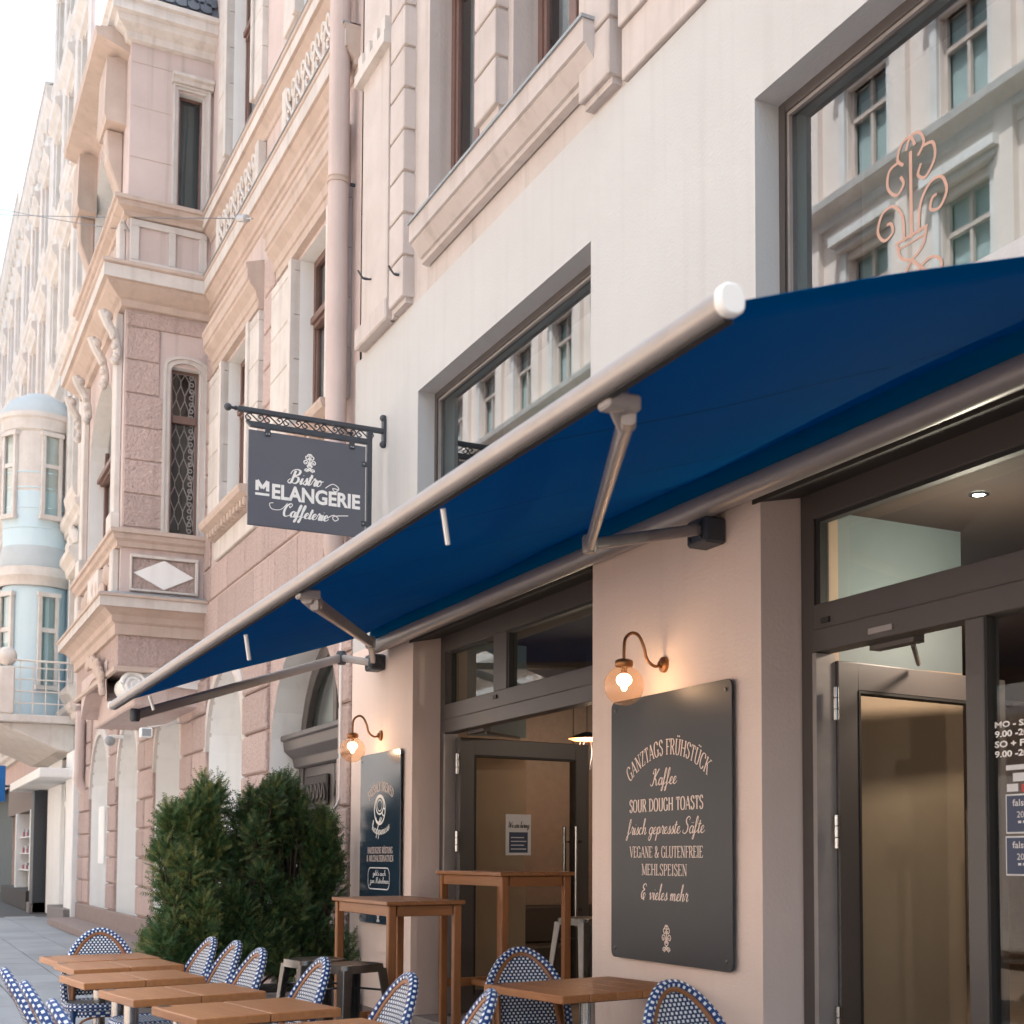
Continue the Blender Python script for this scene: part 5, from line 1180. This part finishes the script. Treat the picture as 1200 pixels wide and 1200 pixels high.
def ell(cx, cz, a, b, wdt, n=28, t0=0, t1=2*math.pi): ribbon(lt, [(cx+a*math.cos(t0+(t1-t0)*k/n), cz+b*math.sin(t0+(t1-t0)*k/n)) for k in range(n+1)], lambda d, t: wdt, TB)
ell(c.x, c.z, .135, .115, .018); ell(c.x, c.z+.035, .095, .07, .014); ell(c.x, c.z+.035, .06, .045, .008); ell(c.x+.1, c.z-.02, .035, .03, .012); ell(c.x-.02, c.z-.06, .07, .04, .012, 16, math.pi, 2*math.pi)
ribbon(lt, [(c.x-.06, c.z-.16), (c.x+.02, c.z-.06)], lambda d, t: .014, TB); lt.build('cup_drawing', 'white_print', bn)
lt = MB(); script_text(lt, 'happiness', TB, bx1, by(445, 978).z, wx(435, 455, 975), .085, .16, .06, .2, .04, .0); lt.build('lettering', 'white_print', bn)
lt = MB(); serif_text(lt, 'HAUSEIGENE RÖSTUNG', TB, bx1-.01, by(444, 1000).z, wx(430, 459, 996), .05, .17, .07); serif_text(lt, '& MILCHALTERNATIVEN', TB, bx1-.01, by(444, 1009.5).z, wx(429, 460, 1005), .05, .17, .07); lt.build('lettering', 'cream_print', bn)
lt = MB(); script_text(lt, "gibt's auch", TB, bx1-.02, by(443, 1026).z, wx(437, 452, 1024), .045, .16, .07, .25); script_text(lt, 'zum Mitnehmen', TB, bx1-.02, by(443, 1035).z, wx(433, 455, 1032), .05, .16, .07, .25)
c = by(443.5, 1029.5); fr_ = rrect(wx(431, 456, 1029), .17, .06, 5); fr_.append(fr_[0]); ribbon(lt, [(c.x+a, c.z+b) for a, b in fr_], lambda d, t: .009, TB); lt.build('lettering', 'white_print', bn)
em = MB(); emblem(em, TB, by(443, 1070).x, by(443, 1072).z, .12, .05); em.build('emblem', 'white_print', bn)

# copper emblem on the big pane, opening hours and stickers on the fixed pane
TG = lambda u, v: (u, .1635, v)
em = MB(); p0, p1 = onY(1066, 160, .16), onY(1066, 345, .16); hz = (p0.z-p1.z); emblem(em, lambda u, v: TG(u, v), (bxg := p0.x), (p0.z+p1.z)/2, hz*1.02, .018); em.build('window_emblem', 'copper_print', shopw2)
TF = lambda u, v: (u, YF+.0335, v)
def fy(px, py): return onY(px, py, YF+.034)
xl = fy(1163, 860).x
for s_, py, hh_ in (('MO - SA', 850, .024), ('9.00 -20.00', 861, .026), ('SO + FT', 873, .026), ('9.00 -20.00', 884.5, .026)):
    wd = .19 if len(s_) < 9 else .245; p = fy(1166, py); block_text(s_, TF, p.x+wd/2, p.z, wd, hh_, .03, 'opening_hours', 'white_print', e2)
for px, py0, py1, w_, m in ((1179, 897, 903, .42, 'paper'), (1187, 906, 916, .07, 'paper'), (1180, 919, 928, .06, 'paper'), (1197, 919, 928, .06, 'red_print')):
    a = fy(px, py0); b = fy(px, py1); MB().face([TF(a.x, b.z), TF(a.x+w_, b.z), TF(a.x+w_, a.z), TF(a.x, a.z)]).build('sticker', m, e2)
TF2 = lambda u, v: (u, YF+.032, v)
for k, (yr, pa_, pb2) in enumerate((('2022', 931, 977), ('2023', 980, 1026))):
    a = fy(1180, pa_); b = fy(1180, pb2); h_ = a.z-b.z
    MB().face([TF(a.x-.006, b.z), TF(a.x+.19, b.z), TF(a.x+.19, a.z), TF(a.x-.006, a.z)]).build('sticker_border', 'paper', e2)
    st = MB().face([TF2(a.x, b.z+.006), TF2(a.x+.184, b.z+.006), TF2(a.x+.184, a.z-.006), TF2(a.x, a.z-.006)]).build('award_sticker', 'navy_print', e2)
    T3 = lambda u, v: (u, YF+.0308, v)
    block_text(yr, T3, a.x+.092, a.z-h_*.52, .075, .024, .0, 'sticker_year', 'paper', st); q = MB()
    for i_ in range(3): q.face([T3(a.x+.06+.025*i_, a.z-h_*.74), T3(a.x+.076+.025*i_, a.z-h_*.74), T3(a.x+.076+.025*i_, a.z-h_*.68), T3(a.x+.06+.025*i_, a.z-h_*.68)])
    block_text('falstaff', T3, a.x+.092, a.z-h_*.22, .12, .026, .01, 'sticker_heading', 'paper', st)
    q.build('sticker_print', 'paper', st)

# ================================================================== wall lamps
glass('globe_glass', (.95, .81, .69), 1.42, .02)
def _globe():
    m = MATS['globe_glass']; n = m.node_tree.nodes; l = m.node_tree.links; o = n['Material Output']; old = o.inputs[0].links[0].from_socket
    tl = n.new('ShaderNodeBsdfTranslucent'); tl.inputs[0].default_value = (.9, .62, .42, 1); mx = n.new('ShaderNodeMixShader'); mx.inputs[0].default_value = .03
    l.new(old, mx.inputs[1]); l.new(tl.outputs[0], mx.inputs[2]); l.new(mx.outputs[0], o.inputs[0])
_globe(); emis("bulb_glow", (1, .66, .36), 12)
def wall_lamp(label, mpx, mpy):
    p = onY(mpx, mpy, 0); t = thing('wall_lamp', label, 'wall lamp', p, 0, 'brass globe lamps on the shop front')
    MB().lathe([(0, -.035), (.018, -.034), (.022, -.022), (.040, -.016), (.043, -.006), (.043, 0)], ZERO, 20, 0, 1).build('wall_rose', 'brass', t, smooth=True, loc=ZERO)
    pts = spline([(0, -.02, 0), (0, -.06, -.012), (0, -.105, .02), (0, -.125, .085), (0, -.155, .140), (0, -.195, .150), (0, -.232, .118), (0, -.24, .06), (0, -.24, .0)], 5)
    MB().tube(pts, .0085, 10).build('swan_neck', 'brass', t, smooth=True, loc=ZERO)
    MB().lathe([(0, .012), (.03, .012), (.045, .004), (.047, -.004), (.047, -.022), (.042, -.028)], (0, -.24, 0), 20).build('cap', 'brass', t, smooth=True, loc=ZERO)
    g = MB(); r = .103; prof = [(r*math.sin(a), -.024-r*.97+r*math.cos(a)) for a in [R(24)+(math.pi-R(24))*k/18 for k in range(19)]]
    g.lathe(prof, (0, -.24, 0), 28).build('globe', 'globe_glass', t, smooth=True, loc=ZERO)
    b = MB(); b.ball((0, -.24, -.095), .036, 12, 0, (1.1, 1.1, .95)); b.ball((0, -.24, -.13), .016, 10, 0, (1, 1, 1.4)); b.build('bulb', 'bulb_glow', t, smooth=True, loc=ZERO)
    MB().lathe([(.016, -.02), (.016, -.066), (.012, -.07)], (0, -.24, 0), 12).build('lamp_holder', 'brass', t, smooth=True, loc=ZERO)
    l = bpy.data.lights.new('bulb_light', 'POINT'); l.energy = 7; l.color = (1, .68, .46); l.shadow_soft_size = .03
    lo = bpy.data.objects.new('bulb_light', l); COL.objects.link(lo); lo.parent = t; lo.location = (0, -.24, -.11)
wall_lamp('lit brass globe lamp above the slate menu board between the doors', 779, 779)
wall_lamp('lit brass globe lamp above the narrow navy board', 447, 862)
# pendant and ceiling spots inside
pp = onY(688, 866, 1.6)
pt = thing('pendant_lamp', 'black caged pendant lamp with orange underside inside the first doorway', 'pendant lamp', pp)
MB().lathe([(.02, .06), (.05, .05), (.15, .01), (.16, 0)], ZERO, 24).build('shade', 'iron', pt, smooth=True, loc=ZERO)
MB().lathe([(.155, .002), (.12, -.012), (0, -.012)], ZERO, 24).build('glow_disc', emis('pendant_glow', (1, .28, .06), 1.6).name, pt, loc=ZERO)
c = MB()
for k in range(6):
    a = k*math.pi/3; c.tube(spline([(.05*math.cos(a), .05*math.sin(a), 0), (.075*math.cos(a), .075*math.sin(a), -.12), (.03*math.cos(a), .03*math.sin(a), -.26)]), .004, 5)
c.tube([(0, 0, .06), (0, 0, 3.1-pp.z)], .005, 6); c.build('cage', 'iron', pt, loc=ZERO)
l = bpy.data.lights.new('pendant_light', 'POINT'); l.energy = 9; l.color = (1, .66, .42); l.shadow_soft_size = .1
lo = bpy.data.objects.new('pendant_light', l); COL.objects.link(lo); lo.parent = pt; lo.location = (0, 0, -.1)
emis('spot_glow', (1, .85, .65), 14)
for sx, sy, lb in ((*onZ(1147, 583, 3.1).xy, 'small round ceiling spot glowing behind the right transom'), (-7.6, 2.6, 'unseen ceiling spot behind the pier between the doorways'), (-3.2, 3.4, 'unseen ceiling spot above the counter')):  # last two are out of view, kept for the light they give
    s_ = thing('ceiling_spot', lb, 'ceiling lamp', (sx, sy, 3.118), 0, 'ceiling spots in the bistro')
    MB().lathe([(.045, 0), (.05, -.006), (.03, -.008)], ZERO, 16).build('rim', 'chrome', s_, loc=ZERO); MB().lathe([(.03, -.006), (0, -.006)], ZERO, 16).build('lens', 'spot_glow', s_, loc=ZERO)
    l = bpy.data.lights.new('spot_light', 'POINT'); l.energy = 12; l.color = (1, .74, .54); l.shadow_soft_size = .05
    lo = bpy.data.objects.new('spot_light', l); COL.objects.link(lo); lo.parent = s_; lo.location = (0, 0, -.55)

# ================================================================== furniture
# cane chair, faces local -y, origin on the ground under the seat
def chair_proto():
    t = thing('cane_chair', 'x', 'chair')
    SZ = .455
    def sq(a, rx, ry, e=.62):
        c, s = math.cos(a), math.sin(a); return (rx*math.copysign(abs(c)**e, c), ry*math.copysign(abs(s)**e, s))
    N = 40; ringp = [sq(2*math.pi*k/N, .205, .2) for k in range(N)]
    MB().tube([(x, y, SZ) for x, y in ringp], .024, 8, closed=True).build('seat_rim', 'weave_rim', t, smooth=True, loc=ZERO)
    g = MB(); rows = []
    for r in range(6):
        f = r/5; rows.append([(x*f, y*f, SZ+.018-.012*(1-f*f)) for x, y in ringp])
    ga = rows; g.grid(ga, 0, True, lambda a, b: (ga[min(a, 5)][b % N][0]+1, ga[min(a, 5)][b % N][1]+1)); g.build('seat', 'weave_panel', t, smooth=True, loc=ZERO)
    sk = MB(); sk.grid([[(x*.99, y*.99, SZ-.005) for x, y in ringp], [(x*.97, y*.97, SZ-.06) for x, y in ringp]], 0, True, lambda a, b: (b*.032, a*.055)); sk.build('seat_skirt', 'weave_rim', t, smooth=True, loc=ZERO)
    # back: leaf-shaped arch, leaning and curved
    H = .49
    def bk(u, v): return (u, .165+.30*v+.10*v*v-.55*u*u*1.0, SZ-.01+v*.94)
    def half(v): # half width by height 0..H
        q = v/H; return .205*(1-max(0, q-.28)**2.1/(.72**2.1))**.62+.012*math.sin(min(q/.28, 1)*math.pi/2)
    vs_ = [H*(1-(1-k/16)**1.8) for k in range(17)]
    out = [(-half(v) if k < 16 else 0, v) for k, v in enumerate(vs_)]+[(half(v), v) for v in vs_[-2::-1]]
    out = [tuple(p) for p in spline([(a, b, 0) for a, b in out], 2)]
    MB().tube([bk(a, b) for a, b, _ in out], .0205, 8).build('back_rim', 'weave_rim', t, smooth=True, loc=ZERO)
    inn = [(a*.83, .035+b*.885) for a, b, _ in out]
    MB().tube([bk(a, b) for a, b in inn], .0145, 8).build('back_bow', 'rattan', t, smooth=True, loc=ZERO)
    g = MB(); rows = []; uvm = []
    nv = 18
    for k in range(nv+1):
        v = .06+(H*.885+.03-.065)*k/nv; hw = .80*half(min(max((v-.03)/.885, 0), H-.002))
        r = []; ur = []
        for i in range(15):
            u = hw*(2*i/14-1); p = bk(u, v); r.append(p); ur.append((u+1, v))
        rows.append(r); uvm.append(ur)
    g.grid(rows, 0, False, lambda a, b: uvm[a][b]); pn_ = g.build('back_panel', 'weave_panel', t, smooth=True, loc=ZERO)
    md = pn_.modifiers.new('thick', 'SOLIDIFY'); md.thickness = .012; md.offset = 0
    for s in (-1, 1):
        MB().tube(spline([(s*.19, .25, 0), (s*.175, .17, .3), Vector(bk(s*.165, .06))+Vector((0, -.022, 0)), Vector(bk(s*.150, .25))+Vector((0, -.016, 0))], 5), .0150, 8).build('rear_leg', 'rattan', t, smooth=True, loc=ZERO)
        MB().tube(spline([(s*.20, -.20, 0), (s*.185, -.175, .25), (s*.175, -.165, SZ-.02)], 4), .0145, 8).build('front_leg', 'rattan', t, smooth=True, loc=ZERO)
        MB().tube([(s*.176, -.166, SZ-.12), (s*.175, -.165, SZ-.02)], .0175, 8).build('lashing', 'lashing', t, loc=ZERO)
        MB().tube(spline([bk(s*.165, .02), bk(s*.163, .07), bk(s*.160, .11)], 3), .0185, 8).build('lashing', 'lashing', t, loc=ZERO)
        MB().tube([(s*.187, -.18, .2), (s*.18, .205, .2)], .010, 6).build('stretcher', 'rattan', t, loc=ZERO)
        MB().tube(spline([(s*.185, -.17, .26), (s*.12, -.175, .37), (0, -.18, .40)], 4), .008, 6).build('brace', 'rattan', t, smooth=True, loc=ZERO)
    MB().tube([(-.185, .0, .2), (.185, .0, .2)], .010, 6).build('stretcher', 'rattan', t, loc=ZERO)
    return t
ch = chair_proto()
GW, GS = 'cane chairs along the wall side of the terrace tables', 'cane chairs along the street side'
def chair_at(label, tx, ty, rz, group=None):
    """tx, ty: where the top of the backrest is; the seat lies .37 m in front of it"""
    dx, dy = -math.sin(rz)*.33, math.cos(rz)*.33
    place(ch, label, (tx-dx, ty-dy, 0), rz, group)
chair_at('blue and white cane chair in front of the menu board, back turned to the camera', -4.50, -.86, R(100), 'cane chairs at the near table')
chair_at('blue and white cane chair left of the near square table, facing the camera', -6.52, -.62, R(-280), 'cane chairs at the near table') if False else chair_at('blue and white cane chair left of the near square table, facing the camera', -6.50, -.60, R(82), 'cane chairs at the near table')
for lb, tx, ty, rz in (('pale cane chair nearest the near square table, in the wall side row', -4.52, -1.60, -14), ('cane chair of the wall side row in front of the left bar table', -5.32, -1.62, 0), ('cane chair in front of the metal bar stools', -6.32, -1.69, 2), ('cane chair third from the shrub end, against the dark shrub', -7.12, -1.79, 4), ('cane chair second from the shrub end of the wall side row', -7.80, -1.76, 3), ('cane chair at the shrub end of the wall side row', -8.22, -1.81, 5)):
    chair_at(lb, tx, ty, R(rz), GW)
chair_at('cane chair at the far head of the terrace tables, backrest towards the house wall pillars', -9.62, -2.24, R(86))
for lb, tx, ty in (('farthest of the cane chairs at the lower left edge', -6.42, -3.03), ('middle one of the cane chairs at the lower left edge', -5.72, -3.01), ('nearest of the cane chairs at the lower left edge', -4.94, -2.99)):
    chair_at(lb, tx, ty, R(180), GS)
# terrace tables: planks on a steel column
def table_proto(wx_, wy_, npl, z=.755):
    t = thing('terrace_table', 'x', 'table'); pw = wy_/npl
    for k in range(npl):
        y0 = -wy_/2+pw*k
        MB().box(-wx_/2, wx_/2, y0+.0018, y0+pw-.0018, z-.038, z).build('plank', 'teak', t, bevel=.004, loc=ZERO)
    MB().box(-wx_/2+.08, wx_/2-.08, -wy_/2+.08, wy_/2-.08, z-.05, z-.039).build('top_plate', 'iron', t, loc=ZERO)
    MB().tube([(0, 0, .03), (0, 0, z-.05)], .038, 20).build('column', 'chrome', t, smooth=True, loc=ZERO)
    MB().box(-.2, .2, -.2, .2, 0.002, .022).build('foot_plate', 'steel', t, bevel=.004, loc=ZERO)
    MB().lathe([(.06, .022), (.05, .03), (.04, .045)], ZERO, 20).build('foot_collar', 'chrome', t, smooth=True, loc=ZERO)
    MB().box(-wx_/2+.012, -wx_/2+.06, -wy_/2+.02, -wy_/2+.07, z+.0005, z+.002).build('cloth_clip', 'chrome', t, loc=ZERO)
    return t
tp = table_proto(.56, .62, 2)
GT = 'wooden tables in the terrace row'
for lb, x, y, a in (('wooden terrace table at the far end of the row', -9.28, -2.28, 5), ('wooden terrace table second from the far end', -8.63, -2.26, 5), ('wooden terrace table in the middle of the row, third from the far end', -7.74, -2.32, 6), ('wooden terrace table fourth from the far end, nearly whole in view', -6.78, -2.24, 8), ('broad wooden terrace table at the bottom edge before the metal stools', -5.90, -2.14, 8), ('wooden terrace table corner cut off by the bottom edge', -4.98, -2.10, 6)):
    place(tp, lb, (x, y, 0), R(a), GT)
tn = table_proto(.72, .76, 5, .76); tn['label'] = 'square planked table in front of the slate menu board'; tn.location = (-5.98, -.47, 0); tn.rotation_euler = (0, 0, R(7))
# tall bar tables
def bar_table(label, x0, x1, y0, y1, zb, zt):
    t = thing('bar_table', label, 'bar table', ((x0+x1)/2, (y0+y1)/2, zb), 0, 'tall wooden bar tables'); wx_, wy_, H = x1-x0, y1-y0, zt-zb
    n = 5; pw = wy_/n
    for k in range(n): MB().box(-wx_/2, wx_/2, -wy_/2+pw*k+.0012, -wy_/2+pw*(k+1)-.0012, H-.026, H).build('plank', 'dark_teak', t, bevel=.004, loc=ZERO)
    a = .050
    for sx in (-1, 1):
        for sy in (-1, 1):
            cx, cy = sx*(wx_/2-.045), sy*(wy_/2-.045); MB().box(cx-a/2, cx+a/2, cy-a/2, cy+a/2, 0, H-.027).build('leg', 'teak_z', t, bevel=.005, loc=ZERO)
    for sy in (-1, 1):
        cy = sy*(wy_/2-.045)
        MB().box(-wx_/2+.078, wx_/2-.078, cy-.014, cy+.014, H-.095, H-.028).build('apron', 'dark_teak', t, bevel=.003, loc=ZERO)
    for sx in (-1, 1):
        cx = sx*(wx_/2-.045)
        MB().box(cx-.014, cx+.014, -wy_/2+.078, wy_/2-.078, H-.095, H-.028).build('apron', 'dark_teak_y', t, bevel=.003, loc=ZERO)
        MB().box(cx-.018, cx+.018, -wy_/2+.078, wy_/2-.078, .26, .32).build('footrest', 'dark_teak_y', t, bevel=.004, loc=ZERO)
    MB().box(-wx_/2+.064, wx_/2-.064, -.02, .02, .27, .31).build('footrest', 'dark_teak', t, bevel=.004, loc=ZERO)
bar_table('tall wooden bar table beside the narrow navy board', -9.24, -8.06, -.80, -.28, 0, 1.115)
bar_table('tall wooden bar table standing in the first doorway', -9.30, -8.12, -.02, .52, .195, 1.29)
# pressed-steel stools
def stool_proto():
    t = thing('metal_stool', 'x', 'stool'); H = .76; a = .155
    s = MB(); rr_ = [(rrect(2*a, 2*a, .05, 4), H-.004), (rrect(2*a-.03, 2*a-.03, .045, 4), H), (rrect(2*a-.10, 2*a-.10, .04, 4), H-.004), (rrect(.05, .03, .014, 4), H-.006), (rrect(.045, .026, .012, 4), H-.02)]
    s.grid([[(x, y, H-.05) for x, y in rrect(2*a+.01, 2*a+.01, .05, 4)]]+[[(x, y, z) for x, y in p] for p, z in rr_], 0, True); s.build('seat', 'steel', t, smooth=True, loc=ZERO)
    for sx in (-1, 1):
        for sy in (-1, 1):
            l_ = MB(); x0, y0, x1, y1 = sx*(a-.03), sy*(a-.03), sx*(a+.055), sy*(a+.055)
            top = [(x0-.035*sx, y0+.032*sy), (x0+.032*sx, y0+.032*sy), (x0+.032*sx, y0-.035*sy), (x0+.02*sx, y0-.035*sy), (x0+.02*sx, y0+.02*sy), (x0-.035*sx, y0+.02*sy)]
            bot = [(x1-.018*sx, y1+.016*sy), (x1+.016*sx, y1+.016*sy), (x1+.016*sx, y1-.018*sy), (x1+.008*sx, y1-.018*sy), (x1+.008*sx, y1+.008*sy), (x1-.018*sx, y1+.008*sy)]
            l_.grid([[(x, y, H-.03) for x, y in top], [(x, y, .012) for x, y in bot]], 0, True); l_.face([(x, y, .012) for x, y in bot]); l_.build('leg', 'steel', t, bevel=.004, loc=ZERO)
            MB().tube([(x1, y1, 0), (x1, y1, .014)], .02, 10).build('foot_cap', 'iron', t, loc=ZERO)
    c = MB()
    for p, q in (((-1, -1), (1, 1)), ((-1, 1), (1, -1))): c.tube([(p[0]*.14, p[1]*.14, .60), (0, 0, .62), (q[0]*.14, q[1]*.14, .60)], .007, 6)
    c.build('cross_brace', 'steel', t, loc=ZERO)
    for s_ in (-1, 1):
        MB().box(-.175, .175, s_*.178-.004, s_*.178+.004, .28, .31).build('side_bar', 'steel', t, loc=ZERO); MB().box(s_*.178-.004, s_*.178+.004, -.175, .175, .28, .31).build('side_bar', 'steel', t, loc=ZERO)
    return t
stp = stool_proto(); GM = 'pressed steel stools at the bar tables'
place(stp, 'galvanised metal stool right of the pair before the shrubs', (-7.93, -1.07, 0), R(20), GM)
place(stp, 'galvanised metal stool left of the pair, closest to the shrubs', (-8.42, -1.14, 0), R(8), GM)
place(stp, 'metal stool half hidden under the doorway bar table', (-8.62, .85, .2), R(15), GM)
place(stp, 'darker metal stool right inside the first doorway', (-8.3, 1.35, .2), R(-5), GM)

# ================================================================== yew shrubs in a stone trough
pl = thing('planter', 'low granite planter trough carrying the dark yew shrubs', 'planter', (-11.35, -.95, 0))
MB().box(-11.75, -10.98, -1.78, -.08, 0, .30).build('trough', 'granite', pl, bevel=.012); MB().box(-11.70, -11.03, -1.73, -.13, .3, .312).build('soil', 'soil', pl)
def yew(label, x, y, h, rad, seed, spires, n):
    rnd = random.Random(seed); t = thing('yew_shrub', label, 'shrub', (x, y, .30), 0, 'yew shrubs in the granite trough')
    st = MB(); cl = []
    for k in range(spires*3):
        q = rnd.random(); zz = h*(.12+.80*q); rr = rad*(1.0-.55*q**1.6)*math.sqrt(rnd.random()); a = rnd.uniform(0, 2*math.pi)
        cl.append((Vector((rr*math.cos(a), rr*math.sin(a), zz)), rnd.uniform(.055, .115)*(1.1-.35*q), rnd.uniform(1.7, 3.0), rnd.random()))
    for k in range(16):                                    # upright leaders that stand out of the mass
        a = rnd.uniform(0, 2*math.pi); rr = rad*rnd.uniform(0, .7); cl.append((Vector((rr*math.cos(a), rr*math.sin(a), h*rnd.uniform(.66, 1.0))), rnd.uniform(.035, .06), rnd.uniform(2.0, 3.4), rnd.random()))
    for c_, r_, e_, tn in cl:
        st.tube(spline([(c_.x*.12, c_.y*.12, 0), (c_.x*.45, c_.y*.45, c_.z*.45), tuple(c_)], 3), [.017*(1-.11*i) for i in range(7)], 5)
    st.build('trunk', 'bark', t, loc=ZERO); V = []; Fc = []; Mi = []
    wts = [r_*r_*e_ for _, r_, e_, _ in cl]
    for i in range(n):
        c_, r_, e_, tn = rnd.choices(cl, wts)[0]
        d = Vector((rnd.gauss(0, 1), rnd.gauss(0, 1), rnd.gauss(0, 1))).normalized(); f = rnd.random()**.45
        p = c_+Vector((d.x*r_*f, d.y*r_*f, d.z*r_*e_*f)); p.z = max(p.z, .02)
        outw = (Vector((d.x, d.y, d.z*.6))+Vector((0, 0, rnd.uniform(.25, .9)))).normalized()
        L = rnd.uniform(.06, .12); sd_ = outw.cross(Vector((rnd.uniform(-1, 1), rnd.uniform(-1, 1), rnd.uniform(-1, 1)))).normalized()
        mi = 2 if rnd.random() < .14+.34*tn else (1 if rnd.random() < .62 else 0)
        for k in range(6):
            s = k/6; b0 = p+outw*L*s; ln = .032*(1-.45*s)*rnd.uniform(.8, 1.25); wd = .0052
            for sg_ in (-1, 1):
                dd = (sd_*sg_+outw*.75+Vector((rnd.uniform(-.25, .25), rnd.uniform(-.25, .25), rnd.uniform(-.25, .25)))).normalized()
                V += [tuple(b0-outw*wd), tuple(b0+outw*wd), tuple(b0+dd*ln)]; j = len(V); Fc.append((j-3, j-2, j-1)); Mi.append(mi)
    me = bpy.data.meshes.new('foliage'); me.from_pydata(V, [], Fc)
    for k in (('yew_dark', 'yew_mid', 'yew_tip') if seed > 12 else ('yew_mid', 'yew_lit_mid', 'yew_lit_tip')): me.materials.append(MATS[k])  # the two left shrubs get the greens painted as lit
    me.polygons.foreach_set('material_index', Mi); o = bpy.data.objects.new('foliage', me); COL.objects.link(o); o.parent = t
for lb, x, y, h, rad, sd, sp, n in (('leftmost yew shrub, lower and tinted as lit, at the trough end', -11.35, -1.40, 1.50, .29, 11, 12, 6500), ('tall pointed yew shrub second from the left', -11.42, -1.18, 1.66, .28, 12, 12, 6500), ('dense dark yew shrub in the middle of the trough', -11.3, -.86, 1.60, .30, 13, 12, 6500), ('tallest yew shrub, before the carved house door', -11.38, -.56, 1.76, .29, 14, 12, 6500), ('rightmost yew shrub squeezed against the bistro corner', -11.3, -.27, 1.42, .22, 15, 9, 4500)):
    yew(lb, x, y, h, rad, sd, sp, n)

# ================================================================== small street things
def wire(name, label, p, q, sag, r=.006, n=14):
    t = thing(name, label, 'wire', p); pts = []
    for k in range(n+1):
        s = k/n; v = p.lerp(q, s); v.z -= sag*4*s*(1-s); pts.append(v)
    MB().tube(pts, r, 6).build('strand', 'wire', t); return t
p = onY(276, 256, -.42); q = EYEP+ray(-40, 250)*26
w1 = wire('overhead_wire', 'thin overhead wire crossing the sky to the pink facade', p, q, .02)
ins = MB(); d = (onY(302, 256, -.33)-p).normalized()
MB().tube([p, p+d*.12, p+d*.13, p+d*.34, p+d*.35, p+d*.5], [.008, .008, .04, .04, .010, .010], 12).build('insulator', 'porcelain', w1, smooth=True)
p2 = onX(150, 270, OX+.05); w2 = wire('overhead_wire', 'second thin wire fixed to the oriel corner', p2, EYEP+ray(-30, 238)*24, .03)
MB().tube([p2, p2+Vector((.3, -.1, -.02))], .018, 8).build('insulator', 'porcelain', w2, smooth=True)
fp = onY(173, 855, -.75)
fl_ = thing('floodlight', 'small white floodlight on a thin arm under the awning end', 'floodlight', fp)
a_ = MB().box(-.06, .06, -.09, .05, -.10, .02); a_.build('housing', 'white_paint', fl_, bevel=.012, loc=ZERO); MB().box(.061, .066, -.07, .03, -.085, .005).build('lens', 'zinc', fl_, loc=ZERO)
MB().tube([(0, 0, .03), tuple(onY(224, 846, PY)-fp)], .010, 6).build('arm', 'white_paint', fl_, loc=ZERO); MB().tube([(0, 0, .03), (0, 0, -.03)], .014, 8).build('knuckle', 'alu_grey', fl_, loc=ZERO)
sc = thing('wall_camera', 'small grey wall camera above the white pillar', 'camera', onY(129, 868, -.2)); 
MB().ball((0, 0, 0), .09, 12).build('dome', 'zinc', sc, smooth=True, loc=ZERO); MB().box(-.05, .05, -.02, .22, .04, .10).build('mount', 'white_paint', sc, bevel=.01, loc=ZERO)
cb = thing('wall_cable', 'pale cable running down the pink corner to the shrubs', 'cable', (-11.55, -.03, 1.2))
ca_ = [onY(400, 735, -.02), onY(399, 830, -.02), onY(398, 925, -.02), onY(396, 940, -.03), onY(390, 955, -.05), onY(388, 990, -.05)]
MB().tube(spline(ca_, 5), .013, 6).build('conduit', 'white_paint', cb, smooth=True)
